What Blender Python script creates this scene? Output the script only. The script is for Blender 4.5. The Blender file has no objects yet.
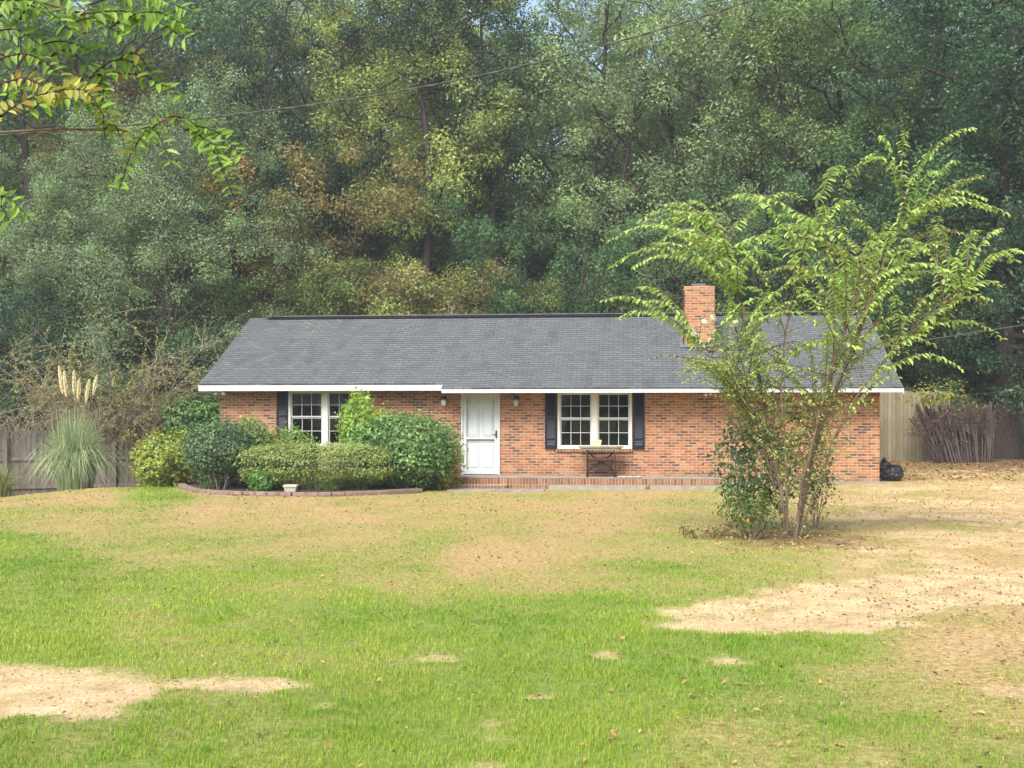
import bpy, math, random
import numpy as np
from mathutils import Vector, Matrix
C = bpy.context.scene
col = C.collection
PI = math.pi
R = math.radians
F = 1200.0      # focal length of the photograph in pixels
HY = 414.0      # horizon row
EYE = 1.7

# ------------------------------------------------------------------ camera, sky, sun
cam_d = bpy.data.cameras.new('camera'); cam = bpy.data.objects.new('camera', cam_d); col.objects.link(cam)
cam.location = (0, 0, EYE); cam.rotation_euler = (R(90), 0, 0)
cam_d.sensor_width = 36; cam_d.lens = 36 * F / 1024; cam_d.shift_y = (HY - 384) / 1024
cam_d.clip_start = .05; cam_d.clip_end = 3000
C.camera = cam
SUN_EL, SUN_AZ = 46, 203
w = bpy.data.worlds.new('World'); C.world = w; w.use_nodes = True
nt = w.node_tree; bg = nt.nodes['Background']
sky = nt.nodes.new('ShaderNodeTexSky'); sky.sky_type = 'NISHITA'; sky.sun_disc = False
sky.sun_elevation = R(SUN_EL); sky.sun_rotation = R(SUN_AZ); sky.dust_density = 3.0; sky.air_density = 1.0
nt.links.new(sky.outputs[0], bg.inputs[0]); bg.inputs[1].default_value = .15
sl = bpy.data.lights.new('sun', 'SUN'); sl.energy = 2.2; sl.angle = R(26); sl.color = (1, .965, .9)
so = bpy.data.objects.new('sun', sl); col.objects.link(so)
sd = Vector((math.sin(R(SUN_AZ)) * math.cos(R(SUN_EL)), math.cos(R(SUN_AZ)) * math.cos(R(SUN_EL)), math.sin(R(SUN_EL))))
so.rotation_euler = sd.to_track_quat('Z', 'Y').to_euler(); so.location = (0, 0, 30)
C.view_settings.view_transform = 'Standard'; C.view_settings.look = 'None'
C.view_settings.exposure = 1.16; C.view_settings.gamma = 1
C.render.engine = 'CYCLES'
C.cycles.max_bounces = 6; C.cycles.transparent_max_bounces = 8
C.cycles.diffuse_bounces = 3; C.cycles.transmission_bounces = 4
C.cycles.use_denoising = True
C.cycles.denoiser = 'OPENIMAGEDENOISE'; C.cycles.denoising_input_passes = 'RGB_ALBEDO_NORMAL'; C.cycles.denoising_prefilter = 'ACCURATE'

# ------------------------------------------------------------------ helpers
def P(px, py, d):
    return np.array([(px - 512) * d / F, d, EYE - (py - HY) * d / F])
HS, HC = math.sin(R(5.8)), math.cos(R(5.8))   # the house is turned 5.8 degrees
def uz(px, py=None, v=0.0):
    t = (px - 512) / F                         # facade point -> local (u, z)
    u = (t * (30 + v * HC) - v * HS) / (HC + t * HS)
    d = 30 - u * HS + v * HC
    return (u, None if py is None else EYE + (HY - py) * d / F)
def hw(u, v):                                 # house local -> world xy
    return (u * HC + v * HS, 30 - u * HS + v * HC)

def smooth(a, b, x):
    t = np.clip((x - a) / (b - a), 0, 1); return t * t * (3 - 2 * t)
def hash2(i, j, s):
    n = (i.astype(np.int64) * 374761393 + j.astype(np.int64) * 668265263 + s * 974711) & 0xffffffff
    n = ((n ^ (n >> 13)) * 1274126177) & 0xffffffff
    return ((n ^ (n >> 16)) & 0xffffff) / float(0xffffff)
def noise(x, y, s=0):
    x = np.asarray(x, float); y = np.asarray(y, float)
    i = np.floor(x); j = np.floor(y); fx = x - i; fy = y - j
    fx = fx * fx * (3 - 2 * fx); fy = fy * fy * (3 - 2 * fy)
    i = i.astype(int); j = j.astype(int)
    a = hash2(i, j, s); b = hash2(i + 1, j, s); c = hash2(i, j + 1, s); d = hash2(i + 1, j + 1, s)
    return (a * (1 - fx) + b * fx) * (1 - fy) + (c * (1 - fx) + d * fx) * fy
def fbm(x, y, s=0, o=4):
    r = 0; a = .5; t = 0
    for k in range(o):
        r = r + a * noise(x * 2 ** k, y * 2 ** k, s + k * 17); t += a; a *= .5
    return r / t

def gz(x, y):
    x = np.asarray(x, float); y = np.asarray(y, float)
    h = -.1 * smooth(18, 27, y) + .13 * smooth(3, 9, x) * smooth(24, 30, y)
    h = h + .05 * smooth(-6.5, -9, x) * smooth(24, 27, y) * smooth(-13, -9, x)
    h = h - .30 * smooth(-9.5, -14, x) * smooth(22, 28, y)
    h = h - .22 * smooth(28.6, 31, y) * smooth(-7.6, -9, x)
    h = h + .26 * smooth(30.5, 37, y) * smooth(7, 10, x)
    h = h + .25 * smooth(36, 44, y) * (1 - smooth(7, 10, x)) + .02 * (noise(x * .7, y * .7, 5) - .5)
    h = h + .06 * np.clip(y - 60, 0, 240)
    return h
def gzf(x, y): return float(gz(x, y))

def tag(o, label=None, cat=None, group=None, kind=None):
    if label: o['label'] = label
    if cat: o['category'] = cat
    if group: o['group'] = group
    if kind: o['kind'] = kind
    return o
def empty(name, loc=(0, 0, 0), rz=0):
    o = bpy.data.objects.new(name, None); col.objects.link(o); o.location = loc; o.rotation_euler = (0, 0, rz)
    o.empty_display_size = .2
    return o

class QM:
    """collects quads (numpy) with one random value per face, builds ONE mesh"""
    def __init__(s): s.V = []; s.Fc = []; s.A = []; s.n = 0
    def add(s, V, Fq, a=None):
        V = np.asarray(V, float).reshape(-1, 3); Fq = np.asarray(Fq, np.int64).reshape(-1, 4)
        s.V.append(V); s.Fc.append(Fq + s.n); s.n += len(V)
        s.A.append(np.zeros(len(Fq)) + (.5 if a is None else a))
    def quads(s, Q, a=None):
        Q = np.asarray(Q, float); n = len(Q)
        s.add(Q.reshape(-1, 3), np.arange(4 * n).reshape(n, 4), a)
    def tube(s, pts, rad, sides=6, a=None, cap=False):
        p = np.asarray(pts, float); n = len(p); r = np.zeros(n) + rad
        t = np.gradient(p, axis=0); t /= np.linalg.norm(t, axis=1)[:, None] + 1e-9
        ref = np.array([0, 0, 1.]) if abs(t[:, 2]).mean() < .8 else np.array([1., 0, 0])
        u = np.cross(t, ref); u /= np.linalg.norm(u, axis=1)[:, None] + 1e-9
        v = np.cross(t, u)
        an = np.arange(sides) * 2 * PI / sides
        V = p[:, None] + r[:, None, None] * (np.cos(an)[None, :, None] * u[:, None] + np.sin(an)[None, :, None] * v[:, None])
        i = np.arange(n - 1)[:, None] * sides; k = np.arange(sides)[None]; k2 = (k + 1) % sides
        Fq = np.stack([i + k, i + k2, i + sides + k2, i + sides + k], -1).reshape(-1, 4)
        V = V.reshape(-1, 3)
        if cap:
            c0 = len(V); V = np.vstack([V, p[0], p[-1]])
            for q in range(0, sides, 2):
                Fq = np.vstack([Fq, [c0, (q + 2) % sides, q + 1, q], [c0 + 1, (n - 1) * sides + q, (n - 1) * sides + q + 1, (n - 1) * sides + (q + 2) % sides]])
        s.add(V, Fq, a)
    def build(s, name, mat, parent=None, smooth=False):
        V = np.vstack(s.V); Fq = np.vstack(s.Fc); A = np.concatenate(s.A)
        me = bpy.data.meshes.new(name)
        me.vertices.add(len(V)); me.vertices.foreach_set('co', V.astype(np.float32).ravel())
        me.loops.add(4 * len(Fq)); me.loops.foreach_set('vertex_index', Fq.astype(np.int32).ravel())
        me.polygons.add(len(Fq)); me.polygons.foreach_set('loop_start', (np.arange(len(Fq)) * 4).astype(np.int32))
        at = me.attributes.new('rnd', 'FLOAT', 'FACE'); at.data.foreach_set('value', A.astype(np.float32))
        me.update(calc_edges=True)
        if smooth: me.polygons.foreach_set('use_smooth', np.ones(len(Fq), bool))
        me.materials.append(mat)
        o = bpy.data.objects.new(name, me); col.objects.link(o); o.parent = parent
        return o

class MB:
    """boxes and general polygons -> ONE mesh"""
    def __init__(s): s.v = []; s.f = []
    def poly(s, vs, fs):
        n = len(s.v); s.v += [tuple(map(float, q)) for q in vs]; s.f += [tuple(i + n for i in q) for q in fs]
    def box(s, x0, x1, y0, y1, z0, z1, m=None):
        vs = [(x, y, z) for z in (z0, z1) for y in (y0, y1) for x in (x0, x1)]
        if m is not None: vs = [tuple(m @ Vector(q)) for q in vs]
        s.poly(vs, [(0, 2, 3, 1), (4, 5, 7, 6), (0, 1, 5, 4), (2, 6, 7, 3), (0, 4, 6, 2), (1, 3, 7, 5)])
    def lathe(s, prof, cx=0, cy=0, cz=0, seg=16, m=None):
        vs = []
        for r, z in prof:
            for k in range(seg):
                a = 2 * PI * k / seg; vs.append((cx + r * math.cos(a), cy + r * math.sin(a), cz + z))
        fs = [(i * seg + k, i * seg + (k + 1) % seg, (i + 1) * seg + (k + 1) % seg, (i + 1) * seg + k)
              for i in range(len(prof) - 1) for k in range(seg)]
        fs.append(tuple(range(seg))[::-1]); fs.append(tuple((len(prof) - 1) * seg + k for k in range(seg)))
        if m is not None: vs = [tuple(m @ Vector(q)) for q in vs]
        s.poly(vs, fs)
    def build(s, name, mat, parent=None, bevel=0, smooth=False):
        me = bpy.data.meshes.new(name); me.from_pydata(s.v, [], s.f); me.update()
        me.materials.append(mat)
        if smooth: me.polygons.foreach_set('use_smooth', np.ones(len(me.polygons), bool))
        o = bpy.data.objects.new(name, me); col.objects.link(o); o.parent = parent
        if bevel:
            b = o.modifiers.new('bevel', 'BEVEL'); b.width = bevel; b.segments = 2; b.limit_method = 'ANGLE'
        return o

# ------------------------------------------------------------------ materials
class NT:
    def __init__(s, name):
        s.m = bpy.data.materials.new(name); s.m.use_nodes = True; s.t = s.m.node_tree; s.t.nodes.clear()
        s.out = s.n('OutputMaterial')
    def n(s, t, **k):
        nd = s.t.nodes.new('ShaderNode' + t)
        for a, b in k.items():
            if a.startswith('i_'):
                key = a[2:]; key = int(key) if key.isdigit() else key.replace('_', ' ')
                if isinstance(b, bpy.types.NodeSocket): s.t.links.new(b, nd.inputs[key])
                else: nd.inputs[key].default_value = b
            else: setattr(nd, a, b)
        return nd
    def link(s, a, b): s.t.links.new(a, b)
    def mix(s, f, a, b, bt='MIX'):
        nd = s.n('Mix', data_type='RGBA', blend_type=bt)
        for i, q in ((0, f), (6, a), (7, b)):
            if isinstance(q, bpy.types.NodeSocket): s.link(q, nd.inputs[i])
            else: nd.inputs[i].default_value = q if i == 0 else (tuple(q) + (1,) if len(q) == 3 else q)
        return nd.outputs[2]
    def math(s, op, a, b=0.0, cl=False):
        nd = s.n('Math', operation=op, use_clamp=cl)
        for i, q in ((0, a), (1, b)):
            if isinstance(q, bpy.types.NodeSocket): s.link(q, nd.inputs[i])
            else: nd.inputs[i].default_value = q
        return nd.outputs[0]
    def ramp(s, f, st, interp='LINEAR'):
        nd = s.n('ValToRGB'); cr = nd.color_ramp; cr.interpolation = interp
        while len(cr.elements) < len(st): cr.elements.new(.5)
        for e, (p, c) in zip(cr.elements, st): e.position = p; e.color = tuple(c) + (1,) if len(c) == 3 else c
        s.link(f, nd.inputs[0]); return nd.outputs[0]
    def noise(s, sc, det=4, vec=None, rough=.55):
        nd = s.n('TexNoise'); nd.inputs['Scale'].default_value = sc; nd.inputs['Detail'].default_value = det
        nd.inputs['Roughness'].default_value = rough
        s.link(vec if vec is not None else s.obj(), nd.inputs['Vector']); return nd.outputs['Fac']
    def obj(s):
        if not hasattr(s, '_o'): s._o = s.n('TexCoord')
        return s._o.outputs['Object']
    def bsdf(s, colr, rough=.7, bump=None, bs=.4, bd=.01, spec=.3, metal=0):
        b = s.n('BsdfPrincipled')
        for k, q in (('Base Color', colr), ('Roughness', rough), ('Specular IOR Level', spec), ('Metallic', metal)):
            if isinstance(q, bpy.types.NodeSocket): s.link(q, b.inputs[k])
            else: b.inputs[k].default_value = tuple(q) + (1,) if k == 'Base Color' else q
        if bump is not None:
            bn = s.n('Bump'); bn.inputs['Strength'].default_value = bs; bn.inputs['Distance'].default_value = bd
            s.link(bump, bn.inputs['Height']); s.link(bn.outputs[0], b.inputs['Normal'])
        s.link(b.outputs[0], s.out.inputs[0]); return b

def m_plain(name, c, rough=.6, var=.12, sc=6, metal=0, spec=.3, bs=.15):
    t = NT(name); f = t.noise(sc, 5)
    a = tuple(q * (1 - var) for q in c); b = tuple(min(1, q * (1 + var)) for q in c)
    t.bsdf(t.ramp(f, [(.3, a), (.7, b)]), rough, bump=t.noise(sc * 6, 4), bs=bs, bd=.003, metal=metal, spec=spec); return t.m

def m_leaf(name, trans=.3, rough=.5, lo=.42, hi=1.6, warm=None, warm_at=.86):
    """colour from the object's own colour, varied leaf by leaf"""
    t = NT(name); oi = t.n('ObjectInfo'); at = t.n('Attribute', attribute_name='rnd')
    v = t.ramp(at.outputs['Fac'], [(0, (lo, lo, lo * .95)), (.5, (1, 1, 1)), (1, (hi, hi * .97, hi * .8))])
    c = t.mix(1.0, oi.outputs['Color'], v, 'MULTIPLY')
    if warm:
        wn = t.n('TexWhiteNoise', noise_dimensions='1D'); t.link(at.outputs['Fac'], wn.inputs['W'])
        k = t.math('GREATER_THAN', wn.outputs['Value'], warm_at)
        c = t.mix(k, c, warm)
    b = t.bsdf(c, rough, spec=.35)
    tr = t.n('BsdfTranslucent'); c2 = t.mix(1.0, c, (1.25, 1.25, .7), 'MULTIPLY'); t.link(c2, tr.inputs[0])
    mx = t.n('MixShader'); mx.inputs[0].default_value = trans
    t.link(b.outputs[0], mx.inputs[1]); t.link(tr.outputs[0], mx.inputs[2]); t.link(mx.outputs[0], t.out.inputs[0])
    return t.m

def m_brick(name, bw=.203, bh=.0677, off=.5, mort=.0105, dark=True):
    t = NT(name); sp = t.n('SeparateXYZ'); t.link(t.obj(), sp.inputs[0])
    x = t.math('ADD', sp.outputs[0], sp.outputs[1]); cb = t.n('CombineXYZ'); t.link(x, cb.inputs[0]); t.link(sp.outputs[2], cb.inputs[1])
    wob = t.noise(30, 2, cb.outputs[0])
    b = t.n('TexBrick', offset=off, i_Scale=1.0, i_Brick_Width=bw, i_Row_Height=bh, i_Mortar_Size=mort, i_Mortar_Smooth=.3,
            i_Color1=(0, 0, 0, 1), i_Color2=(1, 1, 1, 1), i_Mortar=(.5, .5, .5, 1), i_Bias=0.0)
    t.link(cb.outputs[0], b.inputs['Vector'])
    rv = t.n('SeparateColor'); t.link(b.outputs['Color'], rv.inputs[0])
    cl = t.noise(1.7, 3, cb.outputs[0])          # dark bricks come in loose groups
    r2 = t.math('ADD', rv.outputs[0], t.math('MULTIPLY', t.math('SUBTRACT', cl, .5), -.7))
    st = [(0, (.045, .038, .04)), (.13, (.10, .06, .048)), (.19, (.17, .07, .04)), (.3, (.25, .095, .042)), (.5, (.33, .132, .056)),
          (.7, (.28, .11, .05)), (.82, (.41, .18, .08)), (.93, (.36, .21, .12))]
    if not dark: st = [(0, (.10, .045, .03)), (.3, (.16, .07, .04)), (.5, (.23, .105, .06)), (.7, (.17, .09, .055)), (.85, (.26, .16, .10))]
    c = t.ramp(r2, st, 'CONSTANT')
    c = t.mix(t.math('MULTIPLY', t.noise(55, 4, cb.outputs[0]), .35), c, (.5, .2, .09))
    m = t.ramp(t.noise(9, 3), [(.3, (.30, .235, .165)), (.7, (.46, .37, .27))])
    c = t.mix(b.outputs['Fac'], c, m)
    # weathering near the ground
    lo = t.math('MULTIPLY', t.ramp(sp.outputs[2], [(0, (1, 1, 1)), (.45, (0, 0, 0))]), t.ramp(t.noise(2.2, 5), [(.4, (0, 0, 0)), (.65, (.6, .6, .6))]))
    c = t.mix(lo, c, (.20, .14, .09))
    h = t.math('SUBTRACT', t.math('MULTIPLY', wob, .3), b.outputs['Fac'])
    t.bsdf(c, .85, bump=h, bs=.9, bd=.008, spec=.2); return t.m

def m_shingle():
    t = NT('roof_shingles'); sp = t.n('SeparateXYZ'); t.link(t.obj(), sp.inputs[0])
    nz = t.noise(.6, 2)
    y = t.math('ADD', t.math('MULTIPLY', sp.outputs[1], 1.113), t.math('MULTIPLY', t.math('SUBTRACT', nz, .5), .16))
    cb = t.n('CombineXYZ'); t.link(sp.outputs[0], cb.inputs[0]); t.link(y, cb.inputs[1])
    b = t.n('TexBrick', offset=.5, i_Scale=1.0, i_Brick_Width=.25, i_Row_Height=.142, i_Mortar_Size=.014, i_Mortar_Smooth=.6,
            i_Color1=(0, 0, 0, 1), i_Color2=(1, 1, 1, 1), i_Mortar=(.5, .5, .5, 1))
    t.link(cb.outputs[0], b.inputs['Vector'])
    c = t.ramp(b.outputs['Color'], [(0, (.084, .091, .093)), (.5, (.102, .110, .111)), (1, (.126, .134, .134))])
    c = t.mix(t.ramp(t.noise(.5, 5), [(.35, (0, 0, 0)), (.65, (.5, .5, .5))]), c, (.118, .128, .130))
    st = t.n('Mapping'); st.inputs['Scale'].default_value = (1.3, .16, 1); t.link(t.obj(), st.inputs[0])
    c = t.mix(t.ramp(t.noise(2.2, 5, st.outputs[0]), [(.52, (0, 0, 0)), (.7, (.55, .55, .55))]), c, (.055, .06, .062))
    c = t.mix(t.ramp(t.noise(160, 2), [(.55, (0, 0, 0)), (.75, (.5, .5, .5))]), c, (.2, .21, .22))
    c = t.mix(t.math('MULTIPLY', b.outputs['Fac'], .45), c, (.035, .038, .042))
    fr = t.math('FRACT', t.math('DIVIDE', y, .142))
    ln = t.math('MULTIPLY', t.math('LESS_THAN', fr, .2), t.math('ADD', t.math('MULTIPLY', t.noise(3, 3), 1.0), .15))
    c = t.mix(t.math('MULTIPLY', ln, 1.0, True), c, (.022, .024, .026))
    h = t.math('SUBTRACT', t.math('MULTIPLY', t.noise(120, 3), .4), b.outputs['Fac'])
    t.bsdf(c, .8, bump=h, bs=.8, bd=.012, spec=.35); return t.m

def m_wood(name, c1, c2, board=.14, gap=True, rough=.85):
    t = NT(name); sp = t.n('SeparateXYZ'); t.link(t.obj(), sp.inputs[0])
    bid = t.math('FLOOR', t.math('DIVIDE', sp.outputs[0], board))
    wn = t.n('TexWhiteNoise', noise_dimensions='1D'); t.link(bid, wn.inputs['W'])
    mp = t.n('Mapping'); mp.inputs['Scale'].default_value = (14, 14, .9); t.link(t.obj(), mp.inputs[0])
    g = t.noise(2.5, 6, mp.outputs[0], .65)
    c = t.ramp(g, [(.3, c1), (.7, c2)])
    c = t.mix(t.math('MULTIPLY', wn.outputs['Value'], .5), c, tuple(q * .55 for q in c1))
    big = t.ramp(t.noise(1.1, 4), [(.45, (0, 0, 0)), (.7, (.5, .5, .5))])
    c = t.mix(big, c, tuple(q * .6 for q in c1))
    t.bsdf(c, rough, bump=g, bs=.5, bd=.006, spec=.15); return t.m

def m_bark(name, c1, c2, sc=3.0):
    t = NT(name); mp = t.n('Mapping'); mp.inputs['Scale'].default_value = (6, 6, 1.2); t.link(t.obj(), mp.inputs[0])
    g = t.noise(sc, 6, mp.outputs[0], .7); big = t.noise(.8, 3)
    c = t.mix(t.ramp(big, [(.4, (0, 0, 0)), (.65, (.6, .6, .6))]), t.ramp(g, [(.35, c1), (.65, c2)]), tuple((a + b) * .45 for a, b in zip(c1, c2)))
    t.bsdf(c, .9, bump=g, bs=.9, bd=.03, spec=.15); return t.m

def m_ground():
    t = NT('lawn_ground')
    def A(nm): return t.n('Attribute', attribute_name=nm).outputs['Fac']
    g, s, l = A('green'), A('sand'), A('litter')
    n1 = t.noise(2.5, 6); n2 = t.noise(17, 6, rough=.75); n3 = t.noise(60, 4, rough=.7)
    straw = t.ramp(n2, [(.3, (.20, .125, .05)), (.5, (.42, .285, .125)), (.68, (.64, .48, .24))])
    green = t.ramp(n2, [(.25, (.10, .14, .03)), (.5, (.19, .25, .05)), (.75, (.30, .33, .09))])
    c = t.mix(t.math('ADD', g, t.math('MULTIPLY', t.math('SUBTRACT', n3, .5), .8), True), straw, green)
    sand = t.ramp(t.math('ADD', t.math('MULTIPLY', n1, .5), t.math('MULTIPLY', n2, .5)), [(.34, (.38, .26, .13)), (.5, (.59, .44, .24)), (.64, (.75, .60, .36))])
    sand = t.mix(t.ramp(n3, [(.52, (0, 0, 0)), (.62, (.85, .85, .85))]), sand, (.28, .19, .09))
    c = t.mix(s, c, sand)
    lit = t.ramp(n2, [(.3, (.05, .032, .018)), (.5, (.13, .08, .04)), (.7, (.24, .15, .08))])
    c = t.mix(l, c, lit)
    h = t.math('ADD', t.math('MULTIPLY', n2, .6), t.math('MULTIPLY', n3, .4))
    t.bsdf(c, .95, bump=h, bs=.9, bd=.03, spec=.1); return t.m

def m_glass():
    t = NT('window_glass'); g = t.n('BsdfGlossy'); g.inputs['Roughness'].default_value = .02; g.inputs[0].default_value = (.9, .95, 1, 1)
    tr = t.n('BsdfTransparent'); tr.inputs[0].default_value = (.55, .62, .66, 1)
    fr = t.n('Fresnel'); fr.inputs[0].default_value = 1.5
    mx = t.n('MixShader'); t.link(t.math('MULTIPLY', fr.outputs[0], .9, True), mx.inputs[0])
    t.link(tr.outputs[0], mx.inputs[1]); t.link(g.outputs[0], mx.inputs[2]); t.link(mx.outputs[0], t.out.inputs[0]); return t.m

M = dict(
    brick=m_brick('orange_brick'), rowlock=m_brick('rowlock_brick', .077, .3, 0, .009, False),
    shingle=m_shingle(), white=m_plain('white_paint', (.52, .53, .52), .5, .05, 3), door=m_plain('white_door', (.52, .58, .57), .4, .03, 2),
    trim=m_plain('cream_trim', (.62, .61, .54), .5, .05, 3), navy=m_plain('navy_paint', (.006, .009, .020), .5, .1, 5),
    dark=m_plain('dark_metal', (.02, .02, .022), .4, .2, 10), iron=m_plain('rusty_iron', (.05, .032, .026), .8, .4, 20),
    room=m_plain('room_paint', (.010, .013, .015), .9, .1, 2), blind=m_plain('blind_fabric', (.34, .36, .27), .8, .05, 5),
    concrete=m_plain('old_concrete', (.27, .25, .21), .9, .25, 5, bs=.5), stone=m_plain('cast_stone', (.46, .42, .35), .85, .15, 12, bs=.5),
    edging=m_plain('edging_block', (.24, .17, .13), .9, .3, 6, bs=.6), mulch=m_plain('bed_mulch', (.05, .035, .022), .95, .4, 25, bs=1),
    glass=m_glass(), lamp=m_plain('lamp_glass', (.5, .48, .42), .25, .05, 5), flash=m_plain('lead_flashing', (.13, .14, .16), .6, .2, 8),
    soffit=m_plain('soffit_paint', (.55, .52, .45), .7, .1, 4), tabletop=m_wood('weathered_tabletop', (.20, .17, .14), (.36, .32, .27), .2),
    yellow=m_plain('yellow_tin', (.75, .68, .28), .5, .05, 6), paper=m_plain('pale_scrap', (.6, .58, .52), .8, .1, 10),
    fence_old=m_wood('weathered_boards', (.12, .11, .095), (.26, .24, .205)), fence_tan=m_wood('tan_boards', (.26, .22, .14), (.42, .37, .25)),
    stalk=m_wood('grey_stalks', (.06, .048, .044), (.18, .145, .13), .05), bark=m_bark('grey_bark', (.028, .022, .02), (.10, .085, .075)),
    bark_pale=m_bark('pale_bark', (.10, .07, .045), (.28, .215, .15), 5), bark_brown=m_bark('brown_bark', (.025, .018, .016), (.09, .068, .058), 4),
    twig=m_bark('bare_twig', (.20, .155, .12), (.46, .38, .30), 6), cable=m_plain('cable', (.07, .07, .065), .6, .2, 8),
    leaf=m_leaf('tree_leaves', .33, .6), leaf_fresh=m_leaf('fresh_leaves', .42, .42, .6, 1.5), leaf_glossy=m_leaf('glossy_leaves', .25, .4, .4, 1.7),
    leaf_autumn=m_leaf('turning_leaves', .35, .5, .6, 1.4, (.30, .19, .035), .90), litter=m_leaf('dead_leaves', .1, .7, .35, 1.9),
    plume=m_leaf('plume_down', .4, .9, .8, 1.2), ground=m_ground(), petal=m_leaf('white_petals', .4, .6, .9, 1.1),
)
def m_grass():
    t = NT('grass_blades'); a = t.n('Attribute', attribute_name='rnd'); 
    c = t.ramp(a.outputs['Fac'], [(0, (.16, .10, .05)), (.2, (.46, .32, .15)), (.42, (.66, .51, .26)), (.5, (.45, .45, .10)), (.62, (.37, .45, .055)), (.82, (.23, .37, .03)), (1, (.12, .25, .022))])
    b = t.bsdf(c, .6, spec=.25); tr = t.n('BsdfTranslucent'); t.link(c, tr.inputs[0])
    mx = t.n('MixShader'); mx.inputs[0].default_value = .3; t.link(b.outputs[0], mx.inputs[1]); t.link(tr.outputs[0], mx.inputs[2])
    t.link(mx.outputs[0], t.out.inputs[0]); return t.m
M['grass'] = m_grass()
def m_bag():
    t = NT('black_plastic'); t.bsdf((.012, .012, .014), .28, bump=t.noise(14, 6), bs=1, bd=.05, spec=.6); return t.m
M['bag'] = m_bag()

# ------------------------------------------------------------------ ground
CP = [(495,20,.3,0),(495,90,.15,0),(496,150,.95,0),(495,230,.1,0),(497,300,.2,0),(502,430,.35,0),(506,480,.3,0),(495,600,.25,0),(492,700,.35,0),(490,830,.4,.1),(478,900,.25,.3),(480,990,.12,.35),
 (520,40,.3,0),(515,200,.1,0),(520,350,.12,0),(516,450,.3,0),(515,600,.12,0),(520,720,.4,0),(508,860,.2,.55),(505,950,.1,.75),(515,1010,.08,.75),(535,860,.3,.35),(540,960,.1,.75),(545,1030,.1,.7),
 (545,20,.75,0),(545,150,.45,0),(548,300,.25,0),(537,432,.7,0),(552,480,.05,0),(550,560,.08,0),(548,680,.35,0),(552,800,.35,0),
 (575,50,.9,0),(575,250,.7,0),(578,400,.5,0),(578,540,.3,0),(575,680,.5,0),(568,780,.5,.05),(562,880,.25,.3),(562,1000,.1,.6),
 (605,50,.85,0),(600,200,.85,0),(605,350,.95,0),(608,500,.75,0),(600,600,.75,0),(625,150,.45,0),(625,270,.5,0),
 (645,40,.85,0),(645,300,.85,0),(640,450,.8,0),(640,590,.98,0),(645,720,.9,0),(645,840,.85,0),(645,950,.12,.1),(640,1020,.1,.1),
 (685,340,.9,0),(680,450,.9,0),(690,600,.97,0),(680,700,.8,0),(690,790,.45,0),(680,880,.45,0),(680,990,.35,0),
 (735,50,.55,0),(735,200,.6,0),(725,330,.75,0),(740,430,.8,0),(735,600,.8,0),(735,700,.6,0),(735,800,.6,0),(740,900,.5,0),(720,1000,.4,0),
 (800,100,.5,0),(800,500,.7,0),(800,900,.5,0)]
cpa = np.array([((px - 512) / F, (py - HY) / F, min(1, g + (.12 if (py > 570 or (py > 515 and px < 330)) and px < 860 else 0)), s) for py, px, g, s in CP])
def p2g(px, py):
    d = EYE * F / (py - HY); return ((px - 512) / F * d, d)
SAND = [[(655,625),(680,612),(700,604),(750,592),(800,583),(850,578),(905,574),(940,571),(1060,566),(1060,598),(1000,604),(930,610),(920,618),(870,632),(800,633),(740,630),(700,629),(665,628)],
        [(-60,662),(40,664),(90,676),(150,679),(220,678),(312,682),(300,688),(230,687),(165,690),(135,700),(125,711),(60,716),(-60,719)]]
SPOT = [(442,657,28,6),(320,706,19,7),(490,738,18,9),(720,662,17,4),(540,697,16,4),(490,766,34,4),(605,655,14,3),(1010,690,30,5)]
SANDW = [np.array([p2g(*q) for q in pl]) for pl in SAND]
def sdist(x, y, poly):
    d = np.full(x.shape, 1e9); ins = np.zeros(x.shape, bool); n = len(poly)
    for i in range(n):
        a = poly[i]; b = poly[(i + 1) % n]; e = b - a
        t = np.clip(((x - a[0]) * e[0] + (y - a[1]) * e[1]) / (e @ e), 0, 1)
        d = np.minimum(d, np.hypot(x - a[0] - t * e[0], y - a[1] - t * e[1]))
        c = ((a[1] > y) != (b[1] > y)) & (x < (b[0] - a[0]) * (y - a[1]) / (b[1] - a[1] + 1e-12) + a[0]); ins ^= c
    return np.where(ins, -d, d)
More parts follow.
